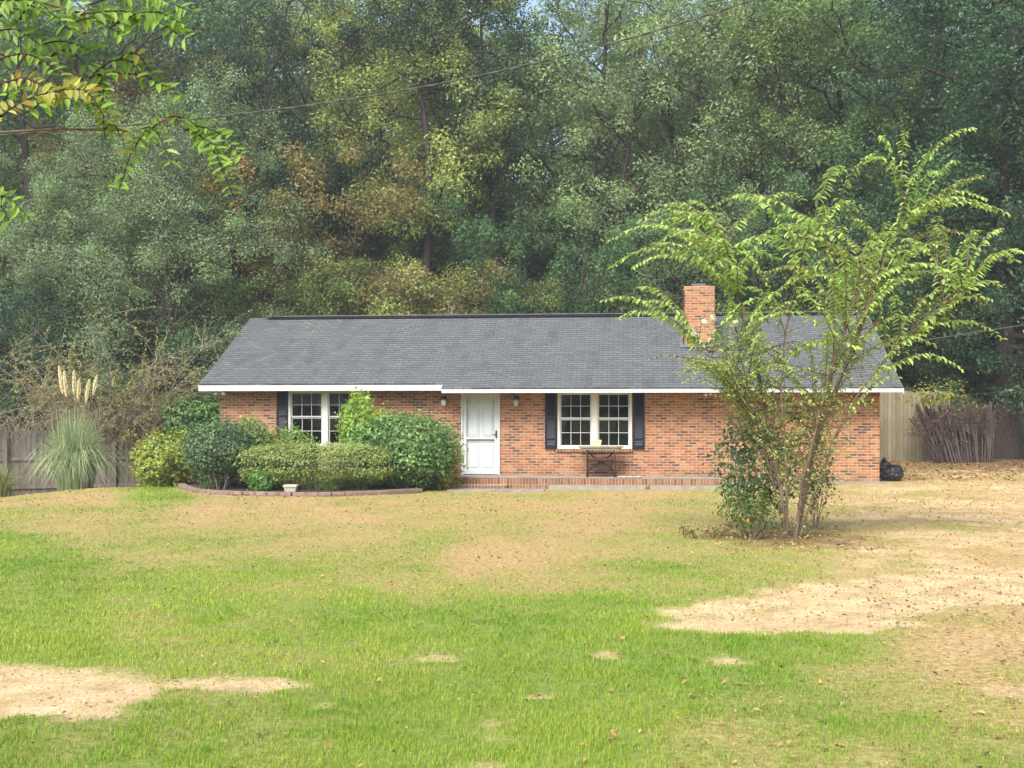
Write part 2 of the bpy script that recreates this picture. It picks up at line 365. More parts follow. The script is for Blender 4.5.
def masks(x, y):
    x = np.asarray(x, float); y = np.asarray(y, float)
    yy = np.clip(y, 4, 36)
    X = x / yy; Y = EYE / yy
    wsum = np.zeros(x.shape); g = np.zeros(x.shape); s = np.zeros(x.shape)
    for cx, cy, gg, ss in cpa:
        w_ = 1 / (((X - cx) ** 2 + ((Y - cy) * 2.8) ** 2) + 3e-4) ** 1.6
        wsum += w_; g += w_ * gg; s += w_ * ss
    g /= wsum; s /= wsum
    k = 1 / (1 + .08 * yy)
    g = g + (fbm(x * .9, y * .5, 3) - .5) * .7 + (fbm(x * 4, y * 3, 9) - .5) * .45
    s = np.clip(s * .95 + ((fbm(x * .7, y * .9, 21) - .5) * 1.8 + (fbm(x * 3.5, y * 2.2, 23) - .5) * 2.0) * np.clip(s * 2.5, 0, 1), 0, .92)
    edge = (fbm(x * 3, y * 3, 31) - .5) * 1.3 + (noise(x * 25, y * 25, 33) - .5) * .22
    for pl in SANDW:
        d = sdist(x, y, pl); s = np.maximum(s, 1 - smooth(-.12, .10, d + edge * .6))
    for px, py, rx, ry in SPOT:
        cx, cy = p2g(px, py); d0 = cy; ax = rx * d0 / F; ay = ry * d0 * d0 / F / EYE
        r = np.hypot((x - cx) / ax, (y - cy) / ay) + edge * 2.4
        s = np.maximum(s, .85 * (1 - smooth(.5, 1.25, r)))
    tx, ty = TREE
    r = np.hypot(x - tx, y - ty); lt = .75 * (1 - smooth(.4, 1.5, r + edge * 1.2))
    lt = np.maximum(lt, smooth(33.5, 37, y + edge * 3) * .95)
    lt = np.maximum(lt, .85 * smooth(31.5, 34.5, y + edge * 3) * smooth(9.5, 13, x))
    g = np.where(y > 38, .2, g)
    return np.clip(g, 0, 1), np.clip(s, 0, 1), np.clip(lt, 0, 1)
TREE = ((785 - 512) / F * 16.4, 16.4)

def axis(lo, hi, step, far):
    a = list(np.arange(lo, hi + 1e-6, step)); s = step; p = []
    v = hi
    while v < far: s *= 1.35; v += s; p.append(v)
    s = step; v = lo; q = []
    while v > -far: s *= 1.35; v -= s; q.append(v)
    return np.array(q[::-1] + a + p)
xs = axis(-16, 18, .1, 500); ys = axis(3, 40, .1, 900)
GX, GY = np.meshgrid(xs, ys)
g_, s_, l_ = masks(GX, GY)
GZ = gz(GX, GY) + .03 * s_ * 0 - .02 * s_ + .02 * (fbm(GX * 2, GY * 2, 77) - .5)
nx, ny = len(xs), len(ys)
i = (np.arange(ny - 1)[:, None] * nx + np.arange(nx - 1)[None]).ravel()
q = QM(); q.add(np.stack([GX, GY, GZ], -1).reshape(-1, 3), np.stack([i, i + 1, i + nx + 1, i + nx], -1))
go = q.build('ground', M['ground'], smooth=True)
for nm, ar in (('green', g_), ('sand', s_), ('litter', l_)):
    at = go.data.attributes.new(nm, 'FLOAT', 'POINT'); at.data.foreach_set('value', ar.astype(np.float32).ravel())
tag(go, kind='structure')
def ground_z(x, y):
    return gz(x, y) + .02 * (fbm(np.asarray(x) * 2, np.asarray(y) * 2, 77) - .5)

# ------------------------------------------------------------------ house
H = empty('brick_house', (0, 30, 0), -R(5.8))
tag(H, 'single storey orange brick ranch house with grey shingle roof, white door and navy shutters', 'house')
uL, uR = uz(220)[0], uz(878)[0]
DEP = 7.12
ZT = 2.40       # wall top, hidden behind the fascia
def FZ(px, py): return uz(px, py)[1]
door = (uz(461)[0], uz(500)[0], .17, FZ(480, 392.5))
win_b = (uz(557.5)[0], uz(632)[0], FZ(595, 449), FZ(595, 391))
win_a = (uz(288.5)[0], uz(362)[0], FZ(325, 447), FZ(325, 390))
W = MB()
ops = sorted([door, win_a, win_b])
x = uL
TH = .2
for (a, b, z0, z1) in ops:
    W.box(x, a, 0, TH, -.4, ZT)
    W.box(a, b, 0, TH, -.4, z0); W.box(a, b, 0, TH, z1, ZT)
    x = b
W.box(x, uR, 0, TH, -.4, ZT)
W.box(uL, uR, DEP - TH, DEP, -.4, ZT)
for u0, u1 in ((uL, uL + TH), (uR - TH, uR)):
    W.box(u0, u1, TH, DEP - TH, -.4, ZT)
    ym = DEP / 2
    W.poly([(u0, 0.02, ZT), (u0, DEP - .02, ZT), (u0, ym, 4.30), (u1, 0.02, ZT), (u1, DEP - .02, ZT), (u1, ym, 4.30)],
           [(0, 2, 1), (3, 4, 5), (0, 3, 5, 2), (1, 2, 5, 4), (0, 1, 4, 3)])
W.build('brick_wall', M['brick'], H)
pl_ = MB(); u0 = uz(863)[0]; pl_.box(u0, uR + .03, -.035, -.003, -.4, 2.34); pl_.build('brick_pilaster', M['brick'], H)
b_ = MB(); b_.box(uz(846)[0], uR + .02, -.12, -.04, 2.12, 2.33); b_.build('shaded_brick_strip', m_plain('shaded_brick_tone', (.20, .085, .04), .8, .3, 8), H)  # dark brown strip standing in for the shaded brick top under the eave
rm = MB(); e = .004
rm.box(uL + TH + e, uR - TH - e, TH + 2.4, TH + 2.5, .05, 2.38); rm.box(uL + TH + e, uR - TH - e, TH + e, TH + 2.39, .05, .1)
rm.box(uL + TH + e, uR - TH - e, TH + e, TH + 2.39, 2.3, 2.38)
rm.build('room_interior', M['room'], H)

# roof: front slope in two eave lengths, back slope, ridge cap
sl_ = .488; zr = 4.44; vr = 3.56
def rz(v): return zr - sl_ * abs(v - vr)
rl, rr = uz(199, None, -.5)[0], uz(903, None, -.72)[0]
um = uz(443, None, -.5)[0]
TR = .035
def slab(mb, u0, u1, v0, v1, n=1):
    vs = []; 
    for u in (u0, u1):
        for v, dz in ((v0, 0), (v1, 0), (v1, -TR), (v0, -TR)): vs.append((u, v, rz(v) + dz))
    mb.poly(vs, [(0, 1, 2, 3), (4, 7, 6, 5), (0, 4, 5, 1), (3, 2, 6, 7), (0, 3, 7, 4), (1, 5, 6, 2)])
def sagroof(mb, u0, u1, v0, v1):
    nu = max(2, int((u1 - u0) / .5)); nv = 12; us = np.linspace(u0, u1, nu + 1); vv = np.linspace(v0, v1, nv + 1); vs = []
    for v in vv:
        for u in us: vs.append((u, v, rz(v) + .02 * (float(noise(u * .5 + 9, v * .8, 4)) - .5) * math.sin(PI * (v - v0) / (v1 - v0))))
    fs = [(a * (nu + 1) + b, a * (nu + 1) + b + 1, (a + 1) * (nu + 1) + b + 1, (a + 1) * (nu + 1) + b) for a in range(nv) for b in range(nu)]
    n0 = len(vs)
    for v in (v0, v1):
        for u in (u0, u1): vs.append((u, v, rz(v) - TR))
    a, b, c, d = n0, n0 + 1, n0 + 2, n0 + 3
    row0 = list(range(nu + 1)); row1 = [nv * (nu + 1) + k for k in range(nu + 1)]
    colA = [k * (nu + 1) for k in range(nv + 1)]; colB = [k * (nu + 1) + nu for k in range(nv + 1)]
    fs += [tuple([a] + [b] + row0[::-1]), tuple([d, c] + row1), tuple([c, a] + colA), tuple([b, d] + colB[::-1]), (a, c, d, b)]
    mb.poly(vs, fs)
rf = MB()
sagroof(rf, rl, um, -.5, vr); sagroof(rf, um + .001, rr, -.74, vr)
slab(rf, rl, rr, vr + .001, DEP + .5)
roof = rf.build('roof', M['shingle'], H)
# soffits, fascias, rakes
s = MB(); s.box(rl + .03, um, -.47, -.002, 2.30, 2.315); s.box(um + .004, rr - .03, -.71, -.126, 2.262, 2.275); s.build('soffit', M['soffit'], H)
f = MB(); f.box(rl, um - .002, -.505, -.475, rz(-.5) - TR - .145, rz(-.5) - TR - .003); f.build('fascia', M['white'], H)
f = MB(); f.box(um + .002, rr, -.745, -.715, rz(-.74) - TR - .092, rz(-.74) - TR - .003)
f.box(um - .0, um + .03, -.712, -.508, rz(-.74) - TR - .092, rz(-.74) - TR - .003); f.build('fascia', M['white'], H)
for uu in (rl - .018, rr + .003):
    f = MB()
    for (va, vb) in ((-.5 if uu < 0 else -.74, vr), (vr, DEP + .5)):
        vs = [(u, v, rz(v) - TR * 1.2 + dz) for u in (uu, uu + .015) for v, dz in ((va, 0), (vb, 0), (vb, -.13), (va, -.13))]
        f.poly(vs, [(0, 1, 2, 3), (4, 7, 6, 5), (0, 4, 5, 1), (3, 2, 6, 7), (0, 3, 7, 4), (1, 5, 6, 2)])
    f.build('rake_board', M['white'], H)
rc = MB(); a0 = rl + .55
vs = [(u, v, z) for u in (a0, rr - .3) for v, z in ((vr - .16, rz(vr - .08) + .004), (vr, zr + .04), (vr + .08, rz(vr - .08) + .004))]
rc.poly(vs, [(0, 1, 2), (3, 5, 4), (0, 3, 4, 1), (1, 4, 5, 2), (0, 2, 5, 3)])
rc.build('ridge_shadow_strip', M['dark'], H)  # black strip standing in for the shadow line of the ridge cap
rc = MB(); vs = [(u, v, z) for u in (a0 - .002, rr - .28) for v, z in ((vr - .08, zr + .03), (vr, zr + .062), (vr + .08, zr + .03), (vr, zr + .047))]
rc.poly(vs, [(0, 1, 2, 3), (4, 7, 6, 5), (0, 4, 5, 1), (1, 5, 6, 2), (3, 2, 6, 7), (0, 3, 7, 4)]); rc.build('ridge_cap', M['shingle'], H)
vp = MB(); pv = uz(452, None, 3.9)[0]; vp.lathe([(.03, 0), (.03, .55)], pv, 3.9, 4.2, 10); vp.build('vent_pipe', M['flash'], H)
# gable siding is brick; chimney on the front slope
ch = MB(); cu0 = uz(684, None, 1.6)[0]; cu1 = uz(714.5, None, 1.6)[0]
ch.box(cu0, cu1, 1.6, 2.45, 3.0, 5.02)
cho = ch.build('chimney', M['brick'], H)
fl = MB(); fl.box(cu0 + .22, cu1 - .22, 1.8, 2.25, 5.02, 5.10); fl.build('flue', M['flash'], cho)
fl = MB(); fl.box(cu0 - .09, cu0 - .003, 1.35, 2.5, 3.3, 3.3)
vs = []
for u in (cu0 - .10, cu1 + .10):
    for v in (1.42, 2.6): vs.append((u, v, rz(v) + .02))
fl = MB(); fl.poly(vs, [(0, 1, 3, 2)]); so_ = fl.build('flashing', M['flash'], cho)
md = so_.modifiers.new('solid', 'SOLIDIFY'); md.thickness = .015
fl = MB(); fl.box(cu0 - .025, cu0 - .004, 1.55, 1.75, rz(1.6) - .1, 4.9); fl.build('metal_strap', M['dark'], cho)

# windows
def window(a, b, z0, z1, blind):
    wn = MB(); fr = .055; y0, y1 = -.02, .10; mid = (a + b) / 2; mw = .075
    a += .002; b -= .002; z0 += .002; z1 -= .002
    wn.box(a, a + fr, y0, y1, z0, z1); wn.box(b - fr, b, y0, y1, z0, z1)
    wn.box(a + fr, b - fr, y0, y1, z1 - fr, z1); wn.box(a + fr, b - fr, y0 - .02, y1, z0, z0 + fr)
    wn.box(mid - mw, mid + mw, y0 - .005, y1, z0 + fr, z1 - fr)
    fo = wn.build('window', M['trim'], H, .004)
    zm = (z0 + z1) / 2 + .03
    for (x0, x1) in ((a + fr, mid - mw), (mid + mw, b - fr)):
        for (za, zb, yy) in ((zm, z1 - fr, .02), (z0 + fr, zm, .05)):
            s = MB(); k = .035
            s.box(x0 + .002, x0 + k, yy, yy + .028, za, zb); s.box(x1 - k, x1 - .002, yy, yy + .028, za, zb)
            s.box(x0 + k, x1 - k, yy, yy + .028, zb - k, zb); s.box(x0 + k, x1 - k, yy, yy + .028, za, za + k)
            s.build('sash', M['white'], fo)
            g = MB(); g.box(x0 + k, x1 - k, yy + .012, yy + .016, za + k, zb - k); g.build('pane', M['glass'], fo)
            mu = MB(); 
            for j in (1, 2):
                xx = x0 + k + (x1 - x0 - 2 * k) * j / 3; mu.box(xx - .0065, xx + .0065, yy + .004, yy + .011, za + k, zb - k)
            zz = (za + zb) / 2; xs_ = [x0 + k] + [x0 + k + (x1 - x0 - 2 * k) * j / 3 for j in (1, 2)] + [x1 - k]
            for j in range(3):
                mu.box(xs_[j] + (.0065 if j else 0), xs_[j + 1] - (.0065 if j < 2 else 0), yy + .004, yy + .011, zz - .0065, zz + .0065)
            mu.build('muntin', M['white'], fo)
        for j in (.3, .7):
            lk = MB(); xx = x0 + (x1 - x0) * j; lk.box(xx - .03, xx + .03, .0, .019, zm - .004, zm + .02)
            lk.build('sash_lock', M['white'], fo)
        if blind:
            bl = MB(); bl.box(x0 + .03, x1 - .03, .14, .15, z1 - fr - .36, z1 - fr); bl.build('blind', M['blind'], fo)
    sm = MB(); sm.box(a - .04, b + .04, -.045, -.003, z0 - .075, z0 - .004); sm.build('brick_sill', M['rowlock'], fo)
window(*win_a, True); window(*win_b, False)
# shutters with recessed panels
def shutter(a, b, z0, z1):
    s = MB(); y0, y1 = -.045, -.004; k = .05; H_ = z1 - z0
    rails = [z0, z0 + .10, z0 + H_ * .16, z0 + H_ * .16 + .05, z0 + H_ * .53, z0 + H_ * .53 + .05, z1 - .07, z1]
    s.box(a, a + k, y0, y1, z0, z1); s.box(b - k, b, y0, y1, z0, z1)
    for j in (0, 4, 6): s.box(a + k, b - k, y0, y1, rails[j], rails[j + 1])
    s.box(a + k, b - k, y0, y1, rails[2], rails[3])
    z = rails[3] 
    for (za, zb) in ((rails[1], rails[2]), (rails[3], rails[4]), (rails[5], rails[6])):
        n = max(1, int((zb - za) / .045)); st = (zb - za) / n
        for j in range(n):
            zz = za + j * st; s.poly([(a + k, y0 + .008, zz), (b - k, y0 + .008, zz), (b - k, y1 - .01, zz + st), (a + k, y1 - .01, zz + st)], [(0, 1, 2, 3)])
    s.build('shutter', M['navy'], H, .003)
shutter(uz(277)[0], uz(288)[0], win_a[2] + .02, win_a[3] - .01)
shutter(uz(545)[0], uz(557)[0], win_b[2] + .0, win_b[3] - .01)
shutter(uz(632.6)[0], uz(644.5)[0], win_b[2] + .0, win_b[3] - .01)
# door: frame, six panel door behind a full view storm door
a, b, z0, z1 = door
d = MB(); k = .05
d.box(a + .002, a + k, -.03, .12, z0, z1 - .002); d.box(b - k, b - .002, -.03, .12, z0, z1 - .002); d.box(a + k, b - k, -.03, .12, z1 - k, z1 - .002)
dfo = d.build('door_frame', M['white'], H, .003)
d = MB(); ia, ib, iz0, iz1 = a + k + .004, b - k - .004, z0 + .02, z1 - k - .004
d.box(ia, ib, .075, .11, iz0, iz1)
do = d.build('door', M['door'], H, .003)
pm = MB(); wd = ib - ia; hh = iz1 - iz0
for (f0, f1) in ((.13, .46), (.54, .87)):
    for (g0, g1) in ((.06, .41), (.47, .83), (.87, .96)):
        x0, x1, q0, q1 = ia + wd * f0, ia + wd * f1, iz0 + hh * g0, iz0 + hh * g1
        pm.box(x0, x1, .060, .074, q0, q0 + .022); pm.box(x0, x1, .060, .074, q1 - .022, q1)
        pm.box(x0, x0 + .022, .060, .074, q0 + .022, q1 - .022); pm.box(x1 - .022, x1, .060, .074, q0 + .022, q1 - .022)
        pm.box(x0 + .045, x1 - .045, .058, .074, q0 + .045, q1 - .045)
pm.build('door_panel', M['door'], do, .004)
sd_ = MB(); kk = .085
sd_.box(ia, ia + kk, .0, .032, iz0, iz1); sd_.box(ib - kk, ib, .0, .032, iz0, iz1)
sd_.box(ia + kk, ib - kk, .0, .032, iz0, iz0 + .13); sd_.box(ia + kk, ib - kk, .0, .032, iz1 - .075, iz1)
sd_.box(ia + kk, ib - kk, .0, .032, iz0 + hh * .44, iz0 + hh * .44 + .05)
sdo = sd_.build('storm_door', M['white'], H, .004)
hd = MB(); zz = iz0 + hh * .47; hd.box(ib - .055, ib - .025, -.045, -.003, zz - .02, zz + .16); hd.box(ib - .15, ib - .056, -.03, -.018, zz + .05, zz + .068)
hd.build('handle', M['dark'], sdo, .004)
th = MB(); th.box(a - .03, b + .03, -.06, -.004, z0 - .035, z0 + .01); th.build('threshold', M['flash'], H)
# wall lanterns
for px in (444.5, 516.5):
    u = uz(px)[0]; z = FZ(px, 400)
    l = MB(); l.box(u - .06, u + .06, -.03, -.003, z - .02, z + .1); l.lathe([(.02, .06), (.085, .02), (.085, 0), (.06, -.01)], u, -.12, z + .02, 12)
    l.box(u - .012, u + .012, -.12, -.03, z + .07, z + .085)
    lo_ = l.build('wall_lantern', M['dark'], H)
    g = MB(); g.lathe([(.05, 0), (.07, -.05), (.06, -.14), (.03, -.17)], u, -.12, z + .01, 12); g.build('lamp_glass', M['lamp'], lo_, smooth=True)
# twin flood light under the left eave
fo = MB(); u, z = uz(221, 392, -.3); fo.box(u - .05, u + .05, -.36, -.28, 2.255, 2.298)
flo = fo.build('flood_light', M['white'], H)
for du in (-.10, .10):
    g = MB(); g.lathe([(.02, 0), (.045, -.03), (.062, -.09), (.05, -.105)], 0, 0, 0, 14, Matrix.Translation((u + du, -.34, 2.27)) @ Matrix.Rotation(R(-35), 4, 'X'))
    g.build('flood_lamp', M['lamp'], flo, smooth=True)
# porch, steps
pu0, pu1 = uz(452, None, -1)[0], uz(727, None, -1)[0]
p = MB(); p.box(pu0, pu1, -1.05, -.003, -.3, .15); po = p.build('porch', M['rowlock'], H)
p = MB(); p.box(pu0 + .1, pu1 - .1, -.9, -.005, .153, .166); p.build('porch_floor', M['concrete'], po)
p = MB(); p.box(pu0, uz(507, None, -1.3)[0], -1.40, -1.053, -.3, .0); p.build('brick_step', M['rowlock'], po)
p = MB(); p.box(uz(549, None, -1.2)[0], uz(646, None, -1.2)[0], -1.35, -1.053, -.3, -.01); p.box(uz(650, None, -1.2)[0], pu1, -1.18, -1.053, -.3, .0); p.build('concrete_step', M['concrete'], po)

wk = MB(); mat = Matrix.Translation((0, 30, 0)) @ Matrix.Rotation(-R(5.8), 4, 'Z')
xw0, xw1 = uz(450, None, -1.6)[0], uz(545, None, -1.6)[0]
for a, b in ((xw0, xw0 + 1.15), (xw0 + 1.17, xw1)): wk.box(a, b, -2.15, -1.42, -.25, -.075, mat)
tag(wk.build('path', M['concrete']), kind='structure')
# slab edge along the right of the house
wk = MB(); wk.box(pu1 + .02, uR + .25, -.28, -.04, -.3, .05, mat); tag(wk.build('foundation_strip', M['concrete']), kind='structure')

# ------------------------------------------------------------------ things on the porch
def toW(u, v, z): x, y = hw(u, v); return (x, y, z)
ut = uz(601, None, -.45)[0]
T = empty('sewing_table', toW(ut, -.45, .166), -R(5.8)); tag(T, 'rusty cast iron treadle sewing table with weathered top under the right window', 'table')
t = MB(); t.box(-.55, .55, -.22, .22, .715, .745); t.box(-.5, .5, -.19, .19, .66, .714); t.build('table_top', M['tabletop'], T, .004)
def iron_side(x, nm='side_frame'):
    q = QM(); r = .022
    for sgn in (1, -1):
        q.tube([(x, -.2 * sgn, .0), (x, -.17 * sgn, .06), (x, .0, .3), (x, .12 * sgn, .52), (x, .17 * sgn, .66)], r, 6, cap=True)
        q.tube([(x, -.2 * sgn, 0), (x, -.2 * sgn, .2), (x, -.1 * sgn, .34), (x, -.17 * sgn, .5), (x, -.17 * sgn, .66)], r, 6, cap=True)
        for k in range(3):
            cy, cz, rr_ = (.09 * sgn, .2 + .14 * k, .055)
            q.tube([(x, cy + rr_ * math.cos(a), cz + rr_ * math.sin(a)) for a in np.linspace(0, 2 * PI, 13)], .008, 5)
    q.tube([(x, -.2, .04), (x, .2, .04)], r, 6, cap=True); q.tube([(x, -.18, .655), (x, .18, .655)], r, 6, cap=True)
    return q.build(nm, M['iron'], T)
iron_side(-.33); iron_side(.33)
q = QM()
for sg in (1, -1):
    q.tube([(-.33 * sg, .05, .12), (-.12 * sg, .05, .3), (.0, .05, .34), (.33 * sg, .05, .6)], .02, 6, cap=True)
    q.tube([(-.33 * sg, .05, .62), (-.15 * sg, .05, .46), (.0, .05, .42)], .018, 6, cap=True)
q.tube([(-.33, .05, .1), (.33, .05, .1)], .014, 6, cap=True); q.tube([(-.33, .06, .4), (.33, .06, .4)], .012, 6, cap=True)
q.build('cross_brace', M['iron'], T)
t = MB(); t.box(-.17, .17, -.12, .13, .12, .14); 
for k in range(5): t.box(-.17 + k * .075, -.15 + k * .075, -.12, .13, .141, .155)
t.build('treadle', M['iron'], T)
q = QM(); q.tube([(.24, .02 + .15 * math.cos(a), .36 + .15 * math.sin(a)) for a in np.linspace(0, 2 * PI, 25)], .013, 6)
for k in range(3): a = k * PI / 3; q.tube([(.24, .02 + .15 * math.cos(a), .36 + .15 * math.sin(a)), (.24, .02 - .15 * math.cos(a), .36 - .15 * math.sin(a))], .007, 5)
q.build('flywheel', M['iron'], T)
t = MB(); t.box(-.15, .15, -.09, .02, .40, .46); t.box(-.16, .16, -.1, .03, .16, .42) if False else None; t.build('drawer', M['iron'], T)
yb = empty('yellow_planter', toW(ut - .09, -.47, .914), -R(5.8)); tag(yb, 'small pale yellow tub standing on the sewing table top', 'tub')
t = MB(); t.lathe([(.12, 0), (.145, .12), (.15, .125), (.15, .15), (.135, .15), (.12, .05)], 0, 0, 0, 4, Matrix.Rotation(R(45), 4, 'Z')); t.build('tub_body', M['yellow'], yb, .006)
sp_ = MB(); vs = []
for i_ in range(9):
    for j_ in range(4): vs.append((i_ * .07, j_ * .05 + .02 * math.sin(i_), .01 + .02 * math.sin(i_ * 1.7 + j_) ** 2))
sp_.poly(vs, [(a * 4 + b, (a + 1) * 4 + b, (a + 1) * 4 + b + 1, a * 4 + b + 1) for a in range(8) for b in range(3)])
sc_ = sp_.build('paper_scrap', M['paper']); sc_.location = toW(uz(618, None, -.7)[0], -.7, .168); sc_.rotation_euler = (0, 0, -.1)
md = sc_.modifiers.new('solid', 'SOLIDIFY'); md.thickness = .006
tag(sc_, 'crumpled pale scrap lying on the porch right of the sewing table', 'scrap')

# garbage bag
def lump(seed, k=6, fr=2.2):
    r = np.random.RandomState(seed); K = r.normal(0, fr, (k, 3)); ph = r.uniform(0, 6.28, k)
    return lambda D: np.sin(D @ K.T + ph).sum(-1) / k
def blob(c, r3, seed, amp=.2, n=24, fr=3.5, flat=.0):
    th = np.linspace(0, PI, n + 1); fi = np.linspace(0, 2 * PI, 2 * n, endpoint=False)
    T_, Fi = np.meshgrid(th, fi, indexing='ij'); D = np.stack([np.sin(T_) * np.cos(Fi), np.sin(T_) * np.sin(Fi), np.cos(T_)], -1)
    rr_ = 1 + amp * lump(seed, 8, fr)(D) + amp * .5 * lump(seed + 1, 10, fr * 3)(D)
    V = D * rr_[..., None] * np.array(r3) + np.array(c)
    V[..., 2] = np.maximum(V[..., 2], flat)
    m_ = 2 * n; i_ = np.arange(n)[:, None] * m_; k_ = np.arange(m_)[None]; k2 = (k_ + 1) % m_
    return V.reshape(-1, 3), np.stack([i_ + k_, i_ + m_ + k_, i_ + m_ + k2, i_ + k2], -1).reshape(-1, 4)
gx, gy = P(892, 480, 30.2)[:2]
G = empty('garbage_bag', (gx - .05, gy, gzf(gx, gy))); tag(G, 'full black plastic garbage bag on the grass at the right corner of the house', 'garbage bag')
q = QM(); q.add(*blob((-.0, 0, .17), (.32, .28, .24), 4, .34)); q.add(*blob((-.12, .05, .33), (.17, .16, .17), 9, .28)); q.build('bag_body', M['bag'], G, False)
q = QM(); q.add(*blob((-.13, .05, .5), (.05, .05, .08), 12, .5, 12)); q.build('bag_neck', M['bag'], G, True)

# ------------------------------------------------------------------ flower bed
edge_px = [(181,487.3),(184,489.5),(195,491.8),(210,493.6),(240,495.3),(290,496.2),(340,495.8),(380,494.6),(421,492.3)]
ep = []
for px, py in edge_px:
    d_ = (EYE + .09) * F / (py - HY); ep.append(((px - 512) / F * d_, d_))
ep = np.array(ep); seg = np.r_[0, np.cumsum(np.hypot(*np.diff(ep, axis=0).T))]
def along(s_): return np.array([np.interp(s_, seg, ep[:, 0]), np.interp(s_, seg, ep[:, 1])])
ed = MB(); rs = random.Random(3)
for row in range(2):
    s0 = row * .14
    while s0 < seg[-1] - .3:
        L = .28; c = along(s0 + L / 2); t_ = along(s0 + L) - along(s0); ang = math.atan2(t_[1], t_[0]); zz = gzf(*c) - .05 + row * .075
        m_ = Matrix.Translation((c[0], c[1], zz)) @ Matrix.Rotation(ang + rs.uniform(-.04, .04), 4, 'Z')
        ed.box(-L / 2 + .006, L / 2 - .006, -.09 - rs.uniform(0, .012), .08, 0, .072, m_); s0 += L
tag(ed.build('garden_edging', M['edging'], None, .006), 'low curved edging of two courses of brown blocks round the shrub bed', 'edging')
bed = MB(); back = [hw(-1.75, -.03), hw(uL, -.03), (ep[0][0] - .3, 30.0)]
ring = [tuple(e_ + np.array([0, .06])) for e_ in ep] + [(hw(-1.75, -1)[0], hw(-1.75, -1)[1])] + back
bed.poly([(x_, y_, -.015) for x_, y_ in ring] + [(x_, y_, -.2) for x_, y_ in ring], [tuple(range(len(ring)))] + [(k, (k + 1) % len(ring), (k + 1) % len(ring) + len(ring), k + len(ring)) for k in range(len(ring))])
tag(bed.build('flower_bed', M['mulch']), kind='structure')

# ------------------------------------------------------------------ leaf generators
def unit(v): return v / (np.linalg.norm(v, axis=-1, keepdims=True) + 1e-9)
def leaves(q, c, n, L, rng, rnd, droop=0.0, wid=.5, axis_=None, fold=False):
    """one leaf per centre c with normal n"""
    N = len(c)
    a = rng.normal(0, 1, (N, 3)) if axis_ is None else axis_ + rng.normal(0, .12, (N, 3))
    a[:, 2] -= droop
    n = unit(n); a = unit(a - (a * n).sum(-1, keepdims=True) * n); b = np.cross(n, a)
    L = (np.zeros(N) + L)[:, None]; w_ = L * wid
    if not fold:
        q.quads(np.stack([c - a * L / 2, c + b * w_ / 2 - a * L * .06, c + a * L / 2, c - b * w_ / 2 - a * L * .06], 1), rnd)
    else:
        tip = c + a * L - n * L * .12; l1 = c + a * L * .25 + b * w_ * .45 + n * w_ * .15; l2 = c + a * L * .65 + b * w_ * .42 + n * w_ * .1
        r1 = c + a * L * .25 - b * w_ * .45 + n * w_ * .15; r2 = c + a * L * .65 - b * w_ * .42 + n * w_ * .1
        Q = np.stack([np.stack([c, l1, l2, tip], 1), np.stack([c, tip, r2, r1], 1)], 1).reshape(-1, 4, 3)
        q.quads(Q, np.repeat(rnd, 2))

def clusters(q, cen, rad, per, L, rng, flat=.6, droop=.0, wid=.5, up=.5):
    N = len(cen); cr = rng.uniform(0, 1, N)
    idx = np.repeat(np.arange(N), per)
    D = unit(rng.normal(0, 1, (len(idx), 3))); r = rng.uniform(0, 1, len(idx)) ** .55
    off = D * r[:, None] * np.array([1, 1, flat]) * rad[idx][:, None]
    n = unit(D * .7 + np.array([0, 0, up]) + rng.normal(0, .55, D.shape))
    rnd = np.clip(.62 * cr[idx] + .42 * rng.uniform(0, 1, len(idx)) + .0, 0, 1)
    leaves(q, cen[idx] + off, n, L * rng.uniform(.65, 1.25, len(idx)), rng, rnd, droop, wid)

